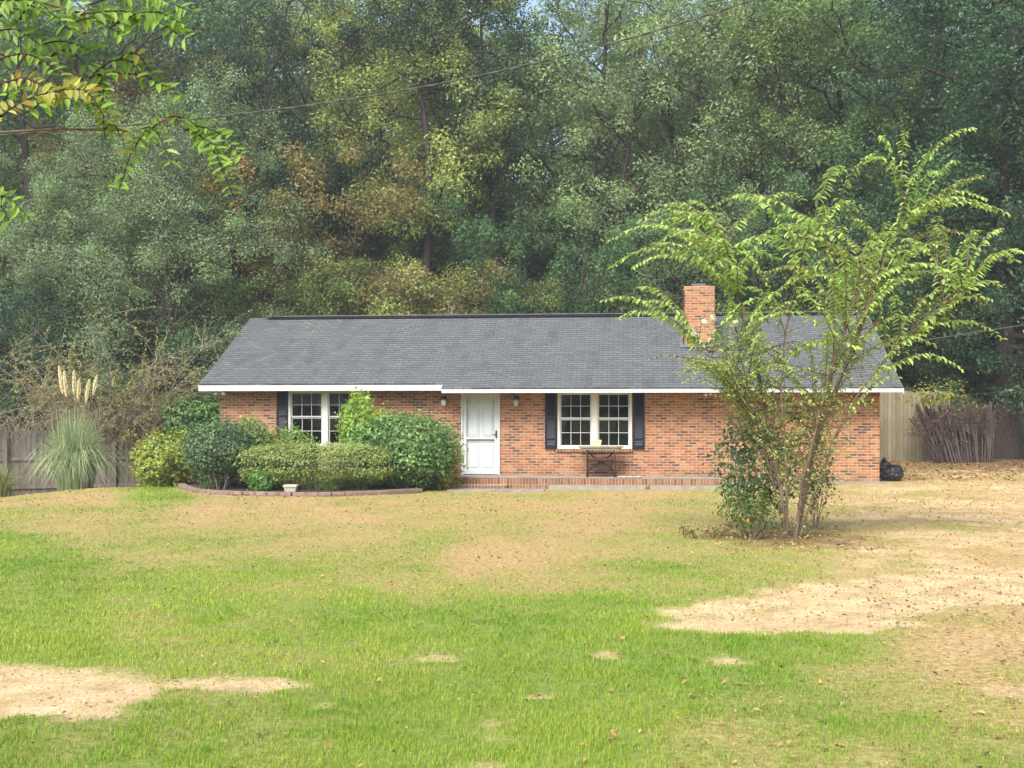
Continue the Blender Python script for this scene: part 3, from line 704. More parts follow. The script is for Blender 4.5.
def gen_tree(seed, h=19, cb=.35, Rr=4.5, nb=36, sub=6, leaf=.17, cl=.75, per=110, prof='round', tr=.24, lean=(0, 0), droop=0, rise=.65, flat=.82, wander=.5, fork=False, inner=0):
    rng = np.random.RandomState(seed)
    tq = QM(); cq = QM()
    zs = np.linspace(0, 1, 10); ph = rng.uniform(0, 6, 2)
    tp = np.stack([lean[0] * zs + wander * np.sin(zs * 4 + ph[0]) * zs, lean[1] * zs + wander * np.sin(zs * 5 + ph[1]) * zs, zs * h * .93], 1)
    rad = tr * (1 - zs * .85); rad[0] *= 1.35
    tq.tube(tp, rad, 9)
    stems = [tp]
    if fork:
        for k in range(2):
            a = rng.uniform(0, 6.28); s0 = rng.randint(2, 4); f = np.linspace(0, 1, 7)[:, None]
            e_ = np.array([math.cos(a) * Rr * .6, math.sin(a) * Rr * .6, h * .5]); p_ = tp[s0] + e_ * f + np.array([math.cos(a), math.sin(a), 0]) * np.sin(f * PI) * .5
            tq.tube(p_, np.linspace(rad[s0] * .7, .04, 7), 7); stems.append(p_)
    cen = []; cr = []
    for k in range(nb):
        st = stems[k % len(stems)]
        t = (k + rng.uniform(0, 1)) / nb
        zlo = max(cb * h, st[0][2] + .3); z = zlo + t * (st[-1][2] - zlo)
        tt = (z - cb * h) / (h * (1 - cb))
        if prof == 'round': L = Rr * (.35 + .75 * math.sin(PI * min(1, tt * .85 + .12))) 
        elif prof == 'cone': L = Rr * (1.05 - tt * .85)
        else: L = Rr * (.6 + .5 * math.sin(PI * min(1, tt * .6 + .35)))
        L *= rng.uniform(.7, 1.1)
        a = k * 2.4 + rng.uniform(-.5, .5)
        b0 = np.array([np.interp(z, st[:, 2], st[:, i]) for i in (0, 1, 2)])
        dr = np.array([math.cos(a), math.sin(a), 0]); f = np.linspace(0, 1, 9)
        up = L * rise * rng.uniform(.6, 1.3)
        bp = b0 + dr * (f * L)[:, None] + np.array([0, 0, 1.]) * ((f ** (1.1 if droop == 0 else .7)) * up - droop * f ** 2.2 * L * .8)[:, None] + np.vstack([[0, 0, 0], np.cumsum(rng.normal(0, L * .03, (8, 3)), 0)])
        tq.tube(bp, np.linspace(max(.022, rad[0] * .26 * (1 - tt * .75)), .01, 9), 5)
        for j in range(sub):
            s_ = rng.uniform(.3, 1.0) if j else 1.0
            pb = np.array([np.interp(s_, f, bp[:, i]) for i in range(3)])
            c = pb + rng.normal(0, 1, 3) * np.array([.75, .75, .5]) * cl * (1.1 if j else .2)
            cen.append(c); cr.append(cl * rng.uniform(.65, 1.2))
            if j % 2: tq.tube([pb, (pb + c) / 2 + rng.normal(0, .08, 3), c], [.018, .012, .006], 4)
    for k in range(inner):
        z = rng.uniform(cb * h + .3, .6 * h); a = rng.uniform(0, 6.28); rr = rng.uniform(.5, 1.7)
        c = np.array([math.cos(a) * rr, math.sin(a) * rr, z]); cen.append(c); cr.append(cl * rng.uniform(.7, 1.1)); b0 = np.array([np.interp(z - .3, tp[:, 2], tp[:, i]) for i in (0, 1, 2)])
        tq.tube([b0, (b0 + c) / 2 + rng.normal(0, .06, 3), c], [.03, .02, .008], 4)
    clusters(cq, np.array(cen), np.array(cr), int(per * 1.9), leaf * .76, rng, flat, droop=.6 if droop else 0)
    return tq, cq

# ------------------------------------------------------------------ woodland trees
tcol = dict(grey=(.21, .29, .14), green=(.17, .26, .085), yellow=(.27, .33, .10), dark=(.045, .09, .05), rust=(.25, .22, .09), pale=(.27, .34, .12), deep=(.08, .155, .065), sage=(.185, .26, .14))
protos = {}
def proto(key, **k):
    tq, cq = gen_tree(**k); protos[key] = (tq, cq, None)
proto('broad', seed=11, h=19, cb=.42, Rr=4.6, nb=34, sub=7, leaf=.19, per=95, cl=.8, tr=.26, wander=.5, fork=True)
proto('broad_b', seed=23, h=20, cb=.38, Rr=4.2, nb=36, sub=6, leaf=.18, per=100, cl=.75, tr=.22, wander=.8, fork=True)
proto('slim', seed=37, h=20, cb=.5, Rr=3.2, nb=30, sub=6, leaf=.17, per=90, cl=.7, tr=.2, wander=.6)
proto('mid', seed=51, h=10, cb=.28, Rr=3.0, nb=24, sub=6, leaf=.15, per=105, cl=.62, tr=.11, wander=.4, fork=True)
proto('low', seed=67, h=6, cb=.12, Rr=2.5, nb=20, sub=6, leaf=.15, per=95, cl=.5, tr=.07)
proto('dense', seed=71, h=18, cb=.14, Rr=4.4, nb=58, sub=7, leaf=.17, per=100, cl=.8, prof='tall', tr=.33, rise=.1)
proto('weep', seed=83, h=11, cb=.10, Rr=3.9, nb=56, sub=9, leaf=.11, per=110, cl=.55, prof='tall', tr=.16, droop=.55, rise=.9, flat=.9)
made = {}
def tree(key, px, d, colr, label, sc=1.0, rot=0, name='broadleaf_tree', cat='tree', group='trees in the wood behind the house', bark='bark', leafm='leaf', zs=1.0, tilt=0):
    x_ = (px - 512) / F * d; o = empty(name, (x_, d, gzf(x_, d) - .1), rot); o.scale = (sc, sc, sc * zs); o.rotation_euler = (0, tilt, rot)
    tag(o, label, cat, group)
    if key not in made:
        tq, cq, _ = protos[key]
        t_ = tq.build('trunk', M[bark], o); c_ = cq.build('crown', M[leafm], o); made[key] = (t_, c_)
    else:
        s0, s1 = made[key]; t_ = s0.copy(); c_ = s1.copy(); col.objects.link(t_); col.objects.link(c_); t_.parent = o; c_.parent = o
        if leafm != 'leaf' or s1.data.materials[0].name != 'tree_leaves':
            c_.material_slots[0].link = 'OBJECT'; c_.material_slots[0].material = M[leafm]
    c_.color = tuple(tcol[colr] if isinstance(colr, str) else colr) + (1,)
    return o
A_ = 'leaf_autumn'
FOREST = [
 # front row
 ('broad', 30, 41, 'deep', 'tall dark green tree at the left edge behind the pampas grass and twiggy thicket', 1.0, .3),
 ('weep', 172, 36, 'sage', 'drooping grey green tree left of the house roof', 1.0, 0),
 ('weep', 75, 38.5, 'sage', 'smaller drooping grey green tree directly above the old board fence', .85, 2.1),
 ('broad_b', 268, 44, 'dark', 'dark trunked tree wrapped in deep green foliage above the left end of the roof', .95, 1.0),
 ('broad_b', 415, 43, 'yellow', 'tall forked tree with yellow green crown above the left half of the roof', 1.0, 4.0),
 ('slim', 492, 44, 'dark', 'slim trunk with dark vine cover at the centre of the wood', .95, 2.2),
 ('broad', 590, 45, 'grey', 'broad grey green crown above the roof just left of the chimney', .97, 2.6),
 ('broad_b', 700, 46, 'grey', 'tall grey green tree rising straight behind the chimney', 1.0, .6),
 ('slim', 780, 44, 'green', 'slender green tree behind the top of the leaning garden tree', 1.0, .9),
 ('broad', 850, 47, 'green', 'tall mid green tree above the right end of the roof', 1.05, 5.1),
 ('slim', 945, 44, 'deep', 'straight dark tree with pinkish trunk left of the big evergreen', 1.05, 3.3),
 # second row
 ('broad_b', -30, 52, 'green', 'tree cut by the left frame edge, far behind the board fence', 1.1, 1.2),
 ('slim', 110, 50, 'rust', 'russet tinged tall tree behind the drooping grey green tree', 1.1, 5.1),
 ('broad', 215, 53, 'grey', 'high grey green crown at the top, right of the hanging branch', 1.15, 4.4),
 ('broad', 340, 52, 'pale', 'tall pale green crown at the top above the left end of the house', 1.15, 1.1),
 ('slim', 450, 53, 'yellow', 'yellowish high crown where the wire crosses the wood', 1.1, 2.0),
 ('broad_b', 530, 55, 'green', 'green tree below the small gap of sky at the top', .98, 3.1),
 ('broad', 640, 55, 'sage', 'pale sage crown beneath the upper end of the wire', 1.15, .2),
 ('broad_b', 745, 56, 'grey', 'dull grey green tree in the second row right of the chimney', 1.12, 2.8),
 ('broad', 900, 56, 'deep', 'deep green tree in the second row above the tan board fence', 1.15, 5.6),
 ('broad_b', 1010, 54, 'green', 'tree at the right frame edge behind the big evergreen', 1.15, 3.9),
 # midstorey
 ('mid', 345, 40.5, 'rust', 'rust coloured small tree above the left third of the roof', 1.05, .5, 'leaf_autumn'),
 ('mid', 575, 39.5, 'deep', 'rounded deep green small tree just over the roof ridge, left of the chimney', .85, 1.5),
 ('mid', 640, 40.5, 'grey', 'rounded grey green small tree touching the chimney from behind', 1.0, 3.5),
 ('mid', 525, 41.5, 'deep', 'shaded small tree under the centre of the wood', .95, 5.0),
 ('mid', 755, 41, 'deep', 'small shaded tree right of the chimney', 1.0, 2.4),
 ('mid', 835, 41, 'green', 'small green tree behind the right end of the roof', .9, 4.2),
 ('mid', 465, 39.8, 'yellow', 'yellowish leafy small tree over the middle of the roof ridge', .72, 4.7, 'leaf_autumn'),
 ('low', 300, 38.5, 'green', 'low green thicket tree peeping over the left end of the ridge', 1.0, 1.0),
 ('low', 365, 38.8, 'yellow', 'low yellow green tree peeping over the ridge beside the rust coloured one', 1.05, 2.7),
 ('low', 420, 38.6, 'rust', 'low brownish tree peeping over the ridge under the forked tree', 1.02, 3.9),
 ('low', 215, 35.5, 'deep', 'low dark tree beside the left gable of the house', .72, 5.2),
 ('low', 905, 39.5, 'deep', 'low dark tree hanging over the tan board fence', .9, .8),
 ('low', 960, 39.8, 'green', 'low green tree above the leaning stakes', .85, 3.0),
 ('low', 145, 37.5, 'deep', 'low dark tree behind the bare arching twigs', .8, 4.4),
 ('low', 30, 35.5, 'dark', 'low very dark tree at the left edge over the board fence', .95, 2.0),
]
for t_ in FOREST:
    tree(t_[0], t_[1], t_[2], t_[3], t_[4], t_[5], t_[6], leafm=t_[7] if len(t_) > 7 else 'leaf')
# the big evergreen at the right
tq, cq = gen_tree(seed=97, h=19, cb=.115, Rr=4.6, nb=84, sub=7, leaf=.17, per=105, cl=.8, prof='tall', tr=.40, rise=.05, wander=.25, inner=90)
x_ = (1006 - 512) / F * 38; ev = empty('evergreen_tree', (x_, 38, gzf(x_, 38) - .1)); tag(ev, 'big dark evergreen with a thick trunk at the right edge beside the leaning stakes', 'tree')
tq.build('trunk', M['bark_brown'], ev, True); c_ = cq.build('crown', M['leaf_glossy'], ev); c_.color = (.05, .11, .05, 1)
# far woodland as one mass
rng = np.random.RandomState(5)
fw = QM(); ft = QM()
for k in range(34):
    key = ('broad', 'slim', 'broad_b')[k % 3]; d = rng.uniform(62, 82); px = -120 + (k / 33) * 1270 + rng.uniform(-20, 20); x_ = (px - 512) / F * d
    if 480 < px < 575: continue
    a = rng.uniform(0, 6.28); sc = rng.uniform(1.05, 1.3); z_ = gzf(x_, d)
    m_ = np.array([[math.cos(a), -math.sin(a), 0], [math.sin(a), math.cos(a), 0], [0, 0, 1]]) * sc
    tq, cq, _ = protos[key]
    for src, dst, st in ((cq, fw, 3), (tq, ft, 1)):
        V = np.vstack(src.V); Fq = np.vstack(src.Fc); A = np.concatenate(src.A)
        if st > 1:
            Q = V[Fq[::st]]; ctr = Q.mean(1, keepdims=True); Q = ctr + (Q - ctr) * 1.6
            dst.quads(Q @ m_.T + np.array([x_, d, z_]), np.clip(A[::st] * .8 + rng.uniform(-.1, .3), 0, 1))
        else: dst.add(V @ m_.T + np.array([x_, d, z_]), Fq, A)
for k in range(46):
    tq, cq, _ = protos[('low', 'mid')[k % 2]]; d = rng.uniform(50, 66); px = -140 + (k / 45) * 1300; x_ = (px - 512) / F * d; a = rng.uniform(0, 6.28); sc = rng.uniform(1.1, 1.5) * (1 if k % 2 else 1.5)
    m_ = np.array([[math.cos(a), -math.sin(a), 0], [math.sin(a), math.cos(a), 0], [0, 0, 1]]) * sc
    V = np.vstack(cq.V); Fq = np.vstack(cq.Fc); A = np.concatenate(cq.A); Q = V[Fq[::2]]; ctr = Q.mean(1, keepdims=True); Q = ctr + (Q - ctr) * 1.6
    fw.quads(Q @ m_.T + np.array([x_, d, gzf(x_, d) - .3]), np.clip(A[::2] * .7 + rng.uniform(-.1, .3), 0, 1))
fo = fw.build('distant_woodland', M['leaf']); fo.color = (.09, .15, .06, 1); tag(fo, 'mass of tall green trees far behind the first rows of the wood', 'woodland', kind='stuff')
ft.build('woodland_trunks', M['bark'], fo)['kind'] = 'stuff'

rw = QM()  # unseen trees added behind the camera so the panes reflect dark green
for k in range(46):
    big = k < 16; tq, cq, _ = protos[('broad', 'dense')[k % 2] if big else 'low']; x_ = (-52 + k * 7 if big else -52 + (k - 16) * 3.6) + rng.uniform(-2, 2); y_ = (-34 if big else -30) - rng.uniform(0, 8 if big else 2)
    for src, st in ((cq, 3), (tq, 1)):
        V = np.vstack(src.V) * (1 if big else 1.3); Fq = np.vstack(src.Fc)[::st]; Q = V[Fq]; ctr = Q.mean(1, keepdims=True); Q = ctr + (Q - ctr) * (1.7 if st > 1 else 1)
        rw.quads(Q + np.array([x_, y_, 0]), np.concatenate(src.A)[::st] * .8)
ro = rw.build('added_reflection_trees', M['leaf']); ro.color = (.10, .17, .07, 1); tag(ro, 'dense green trees added unseen behind the viewer for the window panes to reflect', 'woodland', kind='stuff')

# ------------------------------------------------------------------ shrubs
def bush(px, base_d, w_px, top_px, bot_px, n, L, colr, name, label, leafm='leaf_glossy', cat='shrub', group=None, depth=None, clip=False, amp=.12, seed=1, stems=6, fold=False, wid=.5, low=None):
    rng = np.random.RandomState(seed); d = base_d
    c = P(px, (top_px + bot_px) / 2, d); rx = w_px / 2 * d / F; rz_ = (bot_px - top_px) / 2 * d / F; ry = depth or rx * .8
    z0 = gzf(c[0], c[1]); o = empty(name, (c[0], c[1], z0)); tag(o, label, cat, group)
    cz = c[2] - z0
    D = unit(rng.normal(0, 1, (n, 3))); 
    if clip: D = np.sign(D) * np.abs(D) ** .62; D = D / (np.abs(D) ** 3).sum(-1, keepdims=True) ** (1 / 3)
    lf = 1.3 * lump(seed + 3, 9, 3.5)(D) + 1.3 * lump(seed + 5, 12, 9)(D) + 1.0 * lump(seed + 7, 14, 22)(D)
    r = 1 + rng.normal(-.05, .06 if clip else .10, n) + (0 if clip else 1) * (rng.uniform(0, 1, n) < .08) * rng.uniform(0, .22, n); inn = rng.uniform(0, 1, n) < .25; r = np.where(inn, r * rng.uniform(.4, 1, n), r)
    pts = D * (r * (1 + amp * lf))[:, None] * np.array([rx, ry, rz_]) + np.array([0, 0, cz])
    keep = pts[:, 2] > .03; pts = pts[keep]; D = D[keep]
    N = unit(D / np.array([rx, ry, rz_]) * .8 * rx + rng.normal(0, .5, D.shape) + np.array([0, 0, .35]))
    q = QM(); leaves(q, pts, N, L * rng.uniform(.6, 1.3, len(pts)), rng, np.clip(rng.uniform(0, 1, len(pts)) * .7 + .3 * (lf[keep] + .5), 0, 1), wid=wid, fold=fold)
    f_ = q.build('foliage', M[leafm], o); f_.color = tuple(colr) + (1,)
    q = QM()
    for k in range(stems):
        a = rng.uniform(0, 6.28); e_ = np.array([math.cos(a) * rx * .6, math.sin(a) * ry * .5, cz + rng.uniform(-.2, .5) * rz_])
        b_ = np.array([math.cos(a) * rx * .15, math.sin(a) * ry * .15, -.03]); mid = (b_ + e_) / 2 + rng.normal(0, .05, 3)
        q.tube([b_, b_ + (mid - b_) * .5 + rng.normal(0, .02, 3), mid, e_], np.array([.028, .024, .018, .008]) * min(1, rx * .9), 6)
    q.build('stem', M['twig'] if stems > 5 else M['bark_brown'], o)
    return o
bush(219, 27.5, 66, 422, 474, 13000, .07, (.10, .165, .075), 'rounded_shrub', 'rounded clipped shrub with bare lower stems at the left end of the bed', amp=.07, seed=2, stems=8)
bush(249, 28.6, 46, 420, 470, 6000, .075, (.20, .28, .085), 'rounded_shrub', 'small rounded yellow green shrub tucked behind the left clipped shrub', amp=.1, seed=4)
bush(288, 29.0, 60, 430, 480, 5000, .08, (0.21, 0.32, 0.072), 'leafy_shrub', 'low bright leafy shrub under the left window', 'leaf_fresh', amp=.2, seed=6)
bush(318, 27.5, 152, 443, 487, 30000, .06, (.21, .27, .075), 'clipped_hedge', 'long low clipped hedge in front of the left window', clip=True, depth=.75, amp=.05, seed=8, stems=12)
bush(265, 27.35, 46, 447, 484, 5000, .055, (.18, .24, .075), 'clipped_shrub', 'small clipped mound joined to the left end of the long hedge', clip=True, depth=.6, amp=.06, seed=9, stems=4)
bush(402, 28.3, 108, 414, 488, 15000, .095, (.13, .24, .07), 'camellia_shrub', 'large glossy green shrub between the long hedge and the front door', amp=.12, seed=10, depth=1.0)
bush(356, 28.6, 36, 396, 450, 2600, .095, (0.263, 0.4, 0.072), 'upright_shrub', 'upright light green shrub growing up over the right half of the left window', 'leaf_fresh', amp=.35, seed=12, depth=.45)
bush(376, 28.9, 34, 408, 446, 1800, .09, (0.42, 0.464, 0.084), 'upright_shrub', 'airy yellow green shrub against the brick right of the left window', 'leaf_fresh', amp=.35, seed=13, depth=.3)
bush(440, 28.8, 38, 438, 490, 2600, .10, (0.35, 0.352, 0.06), 'leggy_shrub', 'leggy yellowish shrub beside the front door at the right end of the bed', 'leaf_autumn', amp=.3, seed=14, depth=.45)
bush(166, 29.4, 60, 434, 487, 5200, .11, (.27, .35, .075), 'yellow_shrub', 'yellow green shrub on brown stems beyond the left end of the edging', 'leaf_autumn', amp=.25, seed=15, depth=.7, stems=16)
bush(262, 26.8, 26, 470, 491, 420, .09, (.15, .30, .08), 'leafy_plant', 'small bright broad leaved plant just left of the stone planter', 'leaf_fresh', amp=.3, seed=16, stems=3, depth=.25)
bush(195, 33.2, 66, 398, 440, 5000, .12, (0.0875, 0.192, 0.054), 'laurel_shrub', 'dark green laurel against the left gable corner of the house', amp=.2, seed=18)
bush(132, 34.3, 70, 380, 446, 7000, .08, (.075, .12, .065), 'juniper_shrub', 'blue green fine leaved shrub right of the pampas plumes', 'leaf', amp=.25, seed=19)
bush(50, 35.3, 120, 370, 440, 6000, .10, (.035, .07, .035), 'dark_shrub', 'dark shrub behind the board fence at the left', 'leaf', amp=.25, seed=20)
bush(262, 28.9, 130, 452, 492, 7000, .08, (.05, .09, .03), 'dark_fill_foliage', 'low dark foliage added to stand in for the darkness beneath the clipped shrubs', amp=.2, seed=51, depth=.4)  # dark foliage put in as the shade below the shrubs
# strap leaved tufts
def blades(q, base, n, L, spread, rng, w_=.012, arch=.8, segs=5, rndlo=0, rndhi=1, up=1.0, r0=.1):
    for k in range(n):
        a = rng.uniform(0, 2 * PI); l = L * rng.uniform(.6, 1.1); s_ = spread * rng.uniform(.1, 1)
        f = np.linspace(0, 1, segs); dr = np.array([math.cos(a), math.sin(a), 0])
        p0 = np.array(base) + dr * rng.uniform(0, r0)
        p_ = p0 + dr * (f ** 1.5 * s_ * l)[:, None] + np.array([0, 0, 1.]) * (l * up * (f - arch * s_ * f ** 2.6))[:, None] + np.array([-dr[1], dr[0], 0]) * (rng.normal(0, .06) * l * f ** 2)[:, None]
        p_[:, 2] = np.maximum(p_[:, 2], base[2] + .02)
        sd = np.array([-dr[1], dr[0], 0]); sd = sd * math.cos(.6) + dr * math.sin(.6) * rng.choice([-1, 1])
        ww = w_ * np.array([1, 1, .85, .6, .12])[:, None] if segs == 5 else w_ * (1 - f[:, None] * .9)
        A = p_ - sd * ww / 2; B = p_ + sd * ww / 2
        q.quads(np.stack([A[:-1], B[:-1], B[1:], A[1:]], 1), rng.uniform(rndlo, rndhi))
rng = np.random.RandomState(44)
def tuft(px, py, d, n, L, spread, colr, name, label, w_=.014, cat='plant', group=None, **k):
    p_ = P(px, py, d); z = gzf(p_[0], d); o = empty(name, (p_[0], d, z)); tag(o, label, cat, group)
    q = QM(); blades(q, (0, 0, 0), n, L, spread, rng, w_, **k); f_ = q.build('foliage', M['leaf_fresh'], o); f_.color = tuple(colr) + (1,); return o
tuft(330, 484, 27.0, 160, .5, 1.0, (.15, .24, .07), 'liriope_clump', 'arching strap leaved clump right of the stone planter')
tuft(206, 484, 27.3, 60, .45, .6, (.15, .20, .08), 'liriope_clump', 'thin strap leaved clump under the left clipped shrub')
tuft(362, 486, 27.2, 60, .35, .9, (.13, .22, .06), 'liriope_clump', 'small strap leaved clump under the right end of the hedge')
# planter
p_ = P(291, 492, 26.6); PO = empty('stone_planter', (p_[0], p_[1], gzf(p_[0], p_[1]))); tag(PO, 'small pale stone planter in front of the hedge', 'planter')
t = MB(); t.box(-.13, .13, -.11, .11, -.02, .03); t.lathe([(.15, .03), (.19, .17), (.215, .19), (.215, .235), (.18, .235), (.16, .12)], 0, 0, 0, 4, Matrix.Rotation(R(45), 4, 'Z')); t.build('planter_bowl', M['stone'], PO, .008)
t = MB(); t.box(-.1, .1, -.1, .1, .10, .2); t.build('soil', M['mulch'], PO)

# ------------------------------------------------------------------ left: fence, pampas grass, bare thicket
p0 = P(-40, 495, 31.2); p1 = P(148, 488, 33.0)
ang = math.atan2(p1[1] - p0[1], p1[0] - p0[0]); Lf = math.hypot(p1[0] - p0[0], p1[1] - p0[1])
zf = gzf(-11.5, 32) - .05
FN = empty('board_fence', (p0[0], p0[1], zf), ang); tag(FN, 'old grey board fence with rails behind the pampas grass at the left', 'fence')
rs = random.Random(8); x_ = 0; t = MB()
while x_ < Lf:
    if not (3.75 < x_ < 3.9): h_ = 1.72 + rs.uniform(-.02, .05) - (.30 if x_ > 3.9 else 0); y_ = rs.uniform(-.004, .004); t.box(x_, x_ + .13, .0 + y_, .018 + y_, .03, h_)
    x_ += .145
t.build('board_panel', M['fence_old'], FN)
for z in (.2, .95):
    t = MB(); t.box(0, Lf, -.042, -.007, z, z + .085); t.build('rail', M['fence_old'], FN)
for x_ in (1.08, 3.8, Lf - .1):
    t = MB(); t.box(x_ - .05, x_ + .05, -.14, -.045, -.1, 1.85 if x_ < 2 else 1.45); t.build('fence_post', M['fence_old'], FN)

p_ = P(75, 490, 29.6); z = gzf(p_[0], p_[1])
PG = empty('pampas_grass', (p_[0], p_[1], z)); tag(PG, 'tall arching pampas grass with cream plumes in front of the old board fence', 'grass clump')
q = QM(); blades(q, (0, 0, 0), 1900, 2.5, .42, rng, .017, arch=2.2, r0=.42); f_ = q.build('foliage', M['leaf_fresh'], PG); f_.color = (.34, .42, .27, 1)
for px, py, hl in ((59, 367, 1.0), (64, 372, .95), (74, 372, .85), (79, 380, .75), (89, 381, .8), (97, 376, .7)):
    tp = P(px, py, 29.6) - np.array([p_[0], p_[1], z]); b0 = np.array([tp[0] * .25, 0, .9]); f = np.linspace(0, 1, 7)[:, None]
    st = b0 + (tp - b0) * f; st[:, 0] += np.sin(f[:, 0] * PI) * .05 * (-1 if px > 80 else 1)
    q = QM(); q.tube(st, .009, 5); so_ = q.build('plume_stalk', M['bark_pale'], PG)
    q = QM(); n = 750; ff = rng.uniform(0, 1, n); L_ = .62 * hl; dirp = unit((tp - b0)[None])[0]
    c = tp - dirp * L_ * (1 - ff)[:, None]; rad = .045 * np.sin(PI * np.clip(ff * .85 + .1, 0, 1)) ** .7
    D = unit(rng.normal(0, 1, (n, 3))); cc = c + D * (rad * rng.uniform(.2, 1, n))[:, None]
    leaves(q, cc, np.cross(D, dirp) + .1, .09, rng, rng.uniform(0, 1, n), wid=.22, axis_=dirp + D * .35)
    f_ = q.build('plume', M['plume'], PG); f_.color = (.82, .77, .66, 1)
o = tuft(2, 500, 28.5, 260, 1.0, .75, (.24, .27, .13), 'grass_tuft', 'small pale ornamental grass tuft at the left edge of the lawn', w_=.014, cat='grass clump')

def twig_tree(q, lq, base, n, L, rng, spread=1.0, r=.02, arch=.4, leafp=0, leafL=.07, kids=9, bias=(0, 0), updir=1.0):
    for k in range(n):
        a = rng.uniform(0, 2 * PI); l = L * rng.uniform(.55, 1.1); f = np.linspace(0, 1, 9); dr = np.array([math.cos(a) + bias[0], math.sin(a) * .6 + bias[1], 0]); s_ = spread * rng.uniform(.3, 1)
        p_ = np.array(base) + dr * (f ** 1.2 * l * s_)[:, None] + np.array([0, 0, 1.]) * (l * updir * (f - arch * f ** 2.4))[:, None] + np.cumsum(rng.normal(0, .022 * l, (9, 3)), 0)
        q.tube(p_, np.linspace(r, r * .2, 9), 5)
        for j in range(kids):
            s0 = rng.uniform(.25, 1); b0 = np.array([np.interp(s0, f, p_[:, i]) for i in range(3)]); ll = l * rng.uniform(.12, .35)
            dd = unit((rng.normal(0, .7, 3) + dr * .6 + np.array([0, 0, .3]))[None])[0]; g = np.linspace(0, 1, 5)[:, None]
            tp = b0 + dd * ll * g + np.array([0, 0, -1]) * (g ** 2) * ll * .25 + np.vstack([[0, 0, 0], rng.normal(0, .02, (4, 3))])
            q.tube(tp, np.linspace(r * .35, r * .1, 5), 4)
            if leafp:
                m_ = rng.poisson(leafp); 
                if m_:
                    ii = rng.uniform(0.2, 1, m_); c = np.stack([np.interp(ii, g[:, 0], tp[:, i]) for i in range(3)], 1) + rng.normal(0, .03, (m_, 3))
                    leaves(lq, c, rng.normal(0, 1, (m_, 3)) + np.array([0, 0, .6]), leafL * rng.uniform(.7, 1.2, m_), rng, rng.uniform(0, 1, m_))
rng = np.random.RandomState(61)
def thicket(px, py, d, n, L, name, label, colr, leafm='leaf_autumn', **k):
    p_ = P(px, py, d); z = gzf(p_[0], d); o = empty(name, (p_[0], d, z)); tag(o, label, 'thicket' if 'thicket' in name else 'shrub')
    q = QM(); lq = QM(); twig_tree(q, lq, (0, 0, 0), n, L, rng, **k); q.build('branches', M['twig'], o)
    if lq.V: f_ = lq.build('foliage', M[leafm], o); f_.color = tuple(colr) + (1,)
    return o
thicket(110, 470, 33.2, 52, 5.6, 'bare_thicket', 'tall thicket of bare arching twigs behind the pampas plumes', (.30, .31, .12), spread=.8, arch=.3, leafp=20, kids=16, r=.018)
thicket(165, 470, 34.0, 26, 4.6, 'twiggy_shrub', 'twiggy shrub with olive leaves left of the house gable', (.26, .28, .11), spread=.8, arch=.3, leafp=26, kids=14, r=.015)
thicket(10, 470, 33.6, 28, 4.4, 'bare_thicket', 'bare arching thicket at the left edge above the fence', (.2, .2, .07), spread=.7, arch=.3, leafp=4, kids=12, r=.017)
# dead vines draped on the fence
o = empty('dead_vines', (p0[0], p0[1], zf), ang); tag(o, 'tangle of dead brown vines draped over the top of the old board fence', 'vines')
q = QM()
for k in range(110):
    x_ = rng.uniform(.6, 3.6) if k % 3 else rng.uniform(3.9, Lf - .2); top = 1.75 + rng.uniform(.0, .45); l = rng.uniform(.1, .5); f = np.linspace(0, 1, 6)
    dx = rng.uniform(-.8, .8); p_ = np.stack([x_ + dx * f, -.1 - rng.uniform(.05, .3) * np.sin(f * PI) - .1 * f, top + .25 * np.sin(f * PI) - l * f ** 1.6], 1) + rng.normal(0, .03, (6, 3))
    q.tube(p_, .007, 4)
q.build('vine_stems', M['twig'], o)

# ------------------------------------------------------------------ right: tall fence, leaning stakes
p0 = P(872, 460, 36.2); p1 = P(1060, 460, 38.6)
ang = math.atan2(p1[1] - p0[1], p1[0] - p0[0]); Lf = math.hypot(p1[0] - p0[0], p1[1] - p0[1]); zf = gzf(12.5, 37)
FN = empty('privacy_fence', (p0[0], p0[1], zf - .03), ang); tag(FN, 'tall tan vertical board fence between the house and the evergreen', 'fence')
t = MB(); x_ = 0; rs = random.Random(4)
while x_ < 2.9:
    h_ = 2.12 + rs.uniform(-.03, .03); y_ = rs.uniform(-.006, .006); t.box(x_, x_ + .13, y_, y_ + .02, 0, h_); t.box(x_ + .12, x_ + .15, y_ + .024, y_ + .04, 0, h_ - .02); x_ += .145
t.build('board_panel', M['fence_tan'], FN)
for z in (.3, 1.1, 1.9):
    t = MB(); t.box(0, 2.9, .045, .09, z, z + .09); t.build('rail', M['fence_tan'], FN)
for x_ in (.05, 2.4):
    t = MB(); t.box(x_, x_ + .09, .095, .185, -.2, 2.1); t.build('fence_post', M['fence_tan'], FN)
p_ = P(960, 462, 35.6); SK = empty('cut_stalks', (p_[0], p_[1], gzf(p_[0], p_[1]))); tag(SK, 'row of leaning grey brown cut stalks stacked beside the evergreen trunk', 'stalks')
rs = np.random.RandomState(3); q = QM()
for k in range(85):
    x_ = rs.uniform(-1.15, 1.0); tl = -.12 + .5 * (-x_ - .1) * .5 if x_ < 0 else -.05
    tl = tl if x_ > -.2 else -abs(tl) ; h_ = 1.55 + rs.uniform(-.25, .3)
    bx = x_ * .78 + .2; f = np.linspace(0, 1, 5); tx = x_ * 1.15 - .05 + rs.normal(0, .05); y_ = rs.uniform(-.2, .35)
    pt = np.stack([bx + (tx - bx) * f + .03 * np.sin(f * 3), y_ + f * .15, h_ * f], 1) + np.vstack([[0, 0, 0], rs.normal(0, .012, (4, 3))])
    q.tube(pt, rs.uniform(.014, .034) * np.linspace(1, .7, 5), 5)
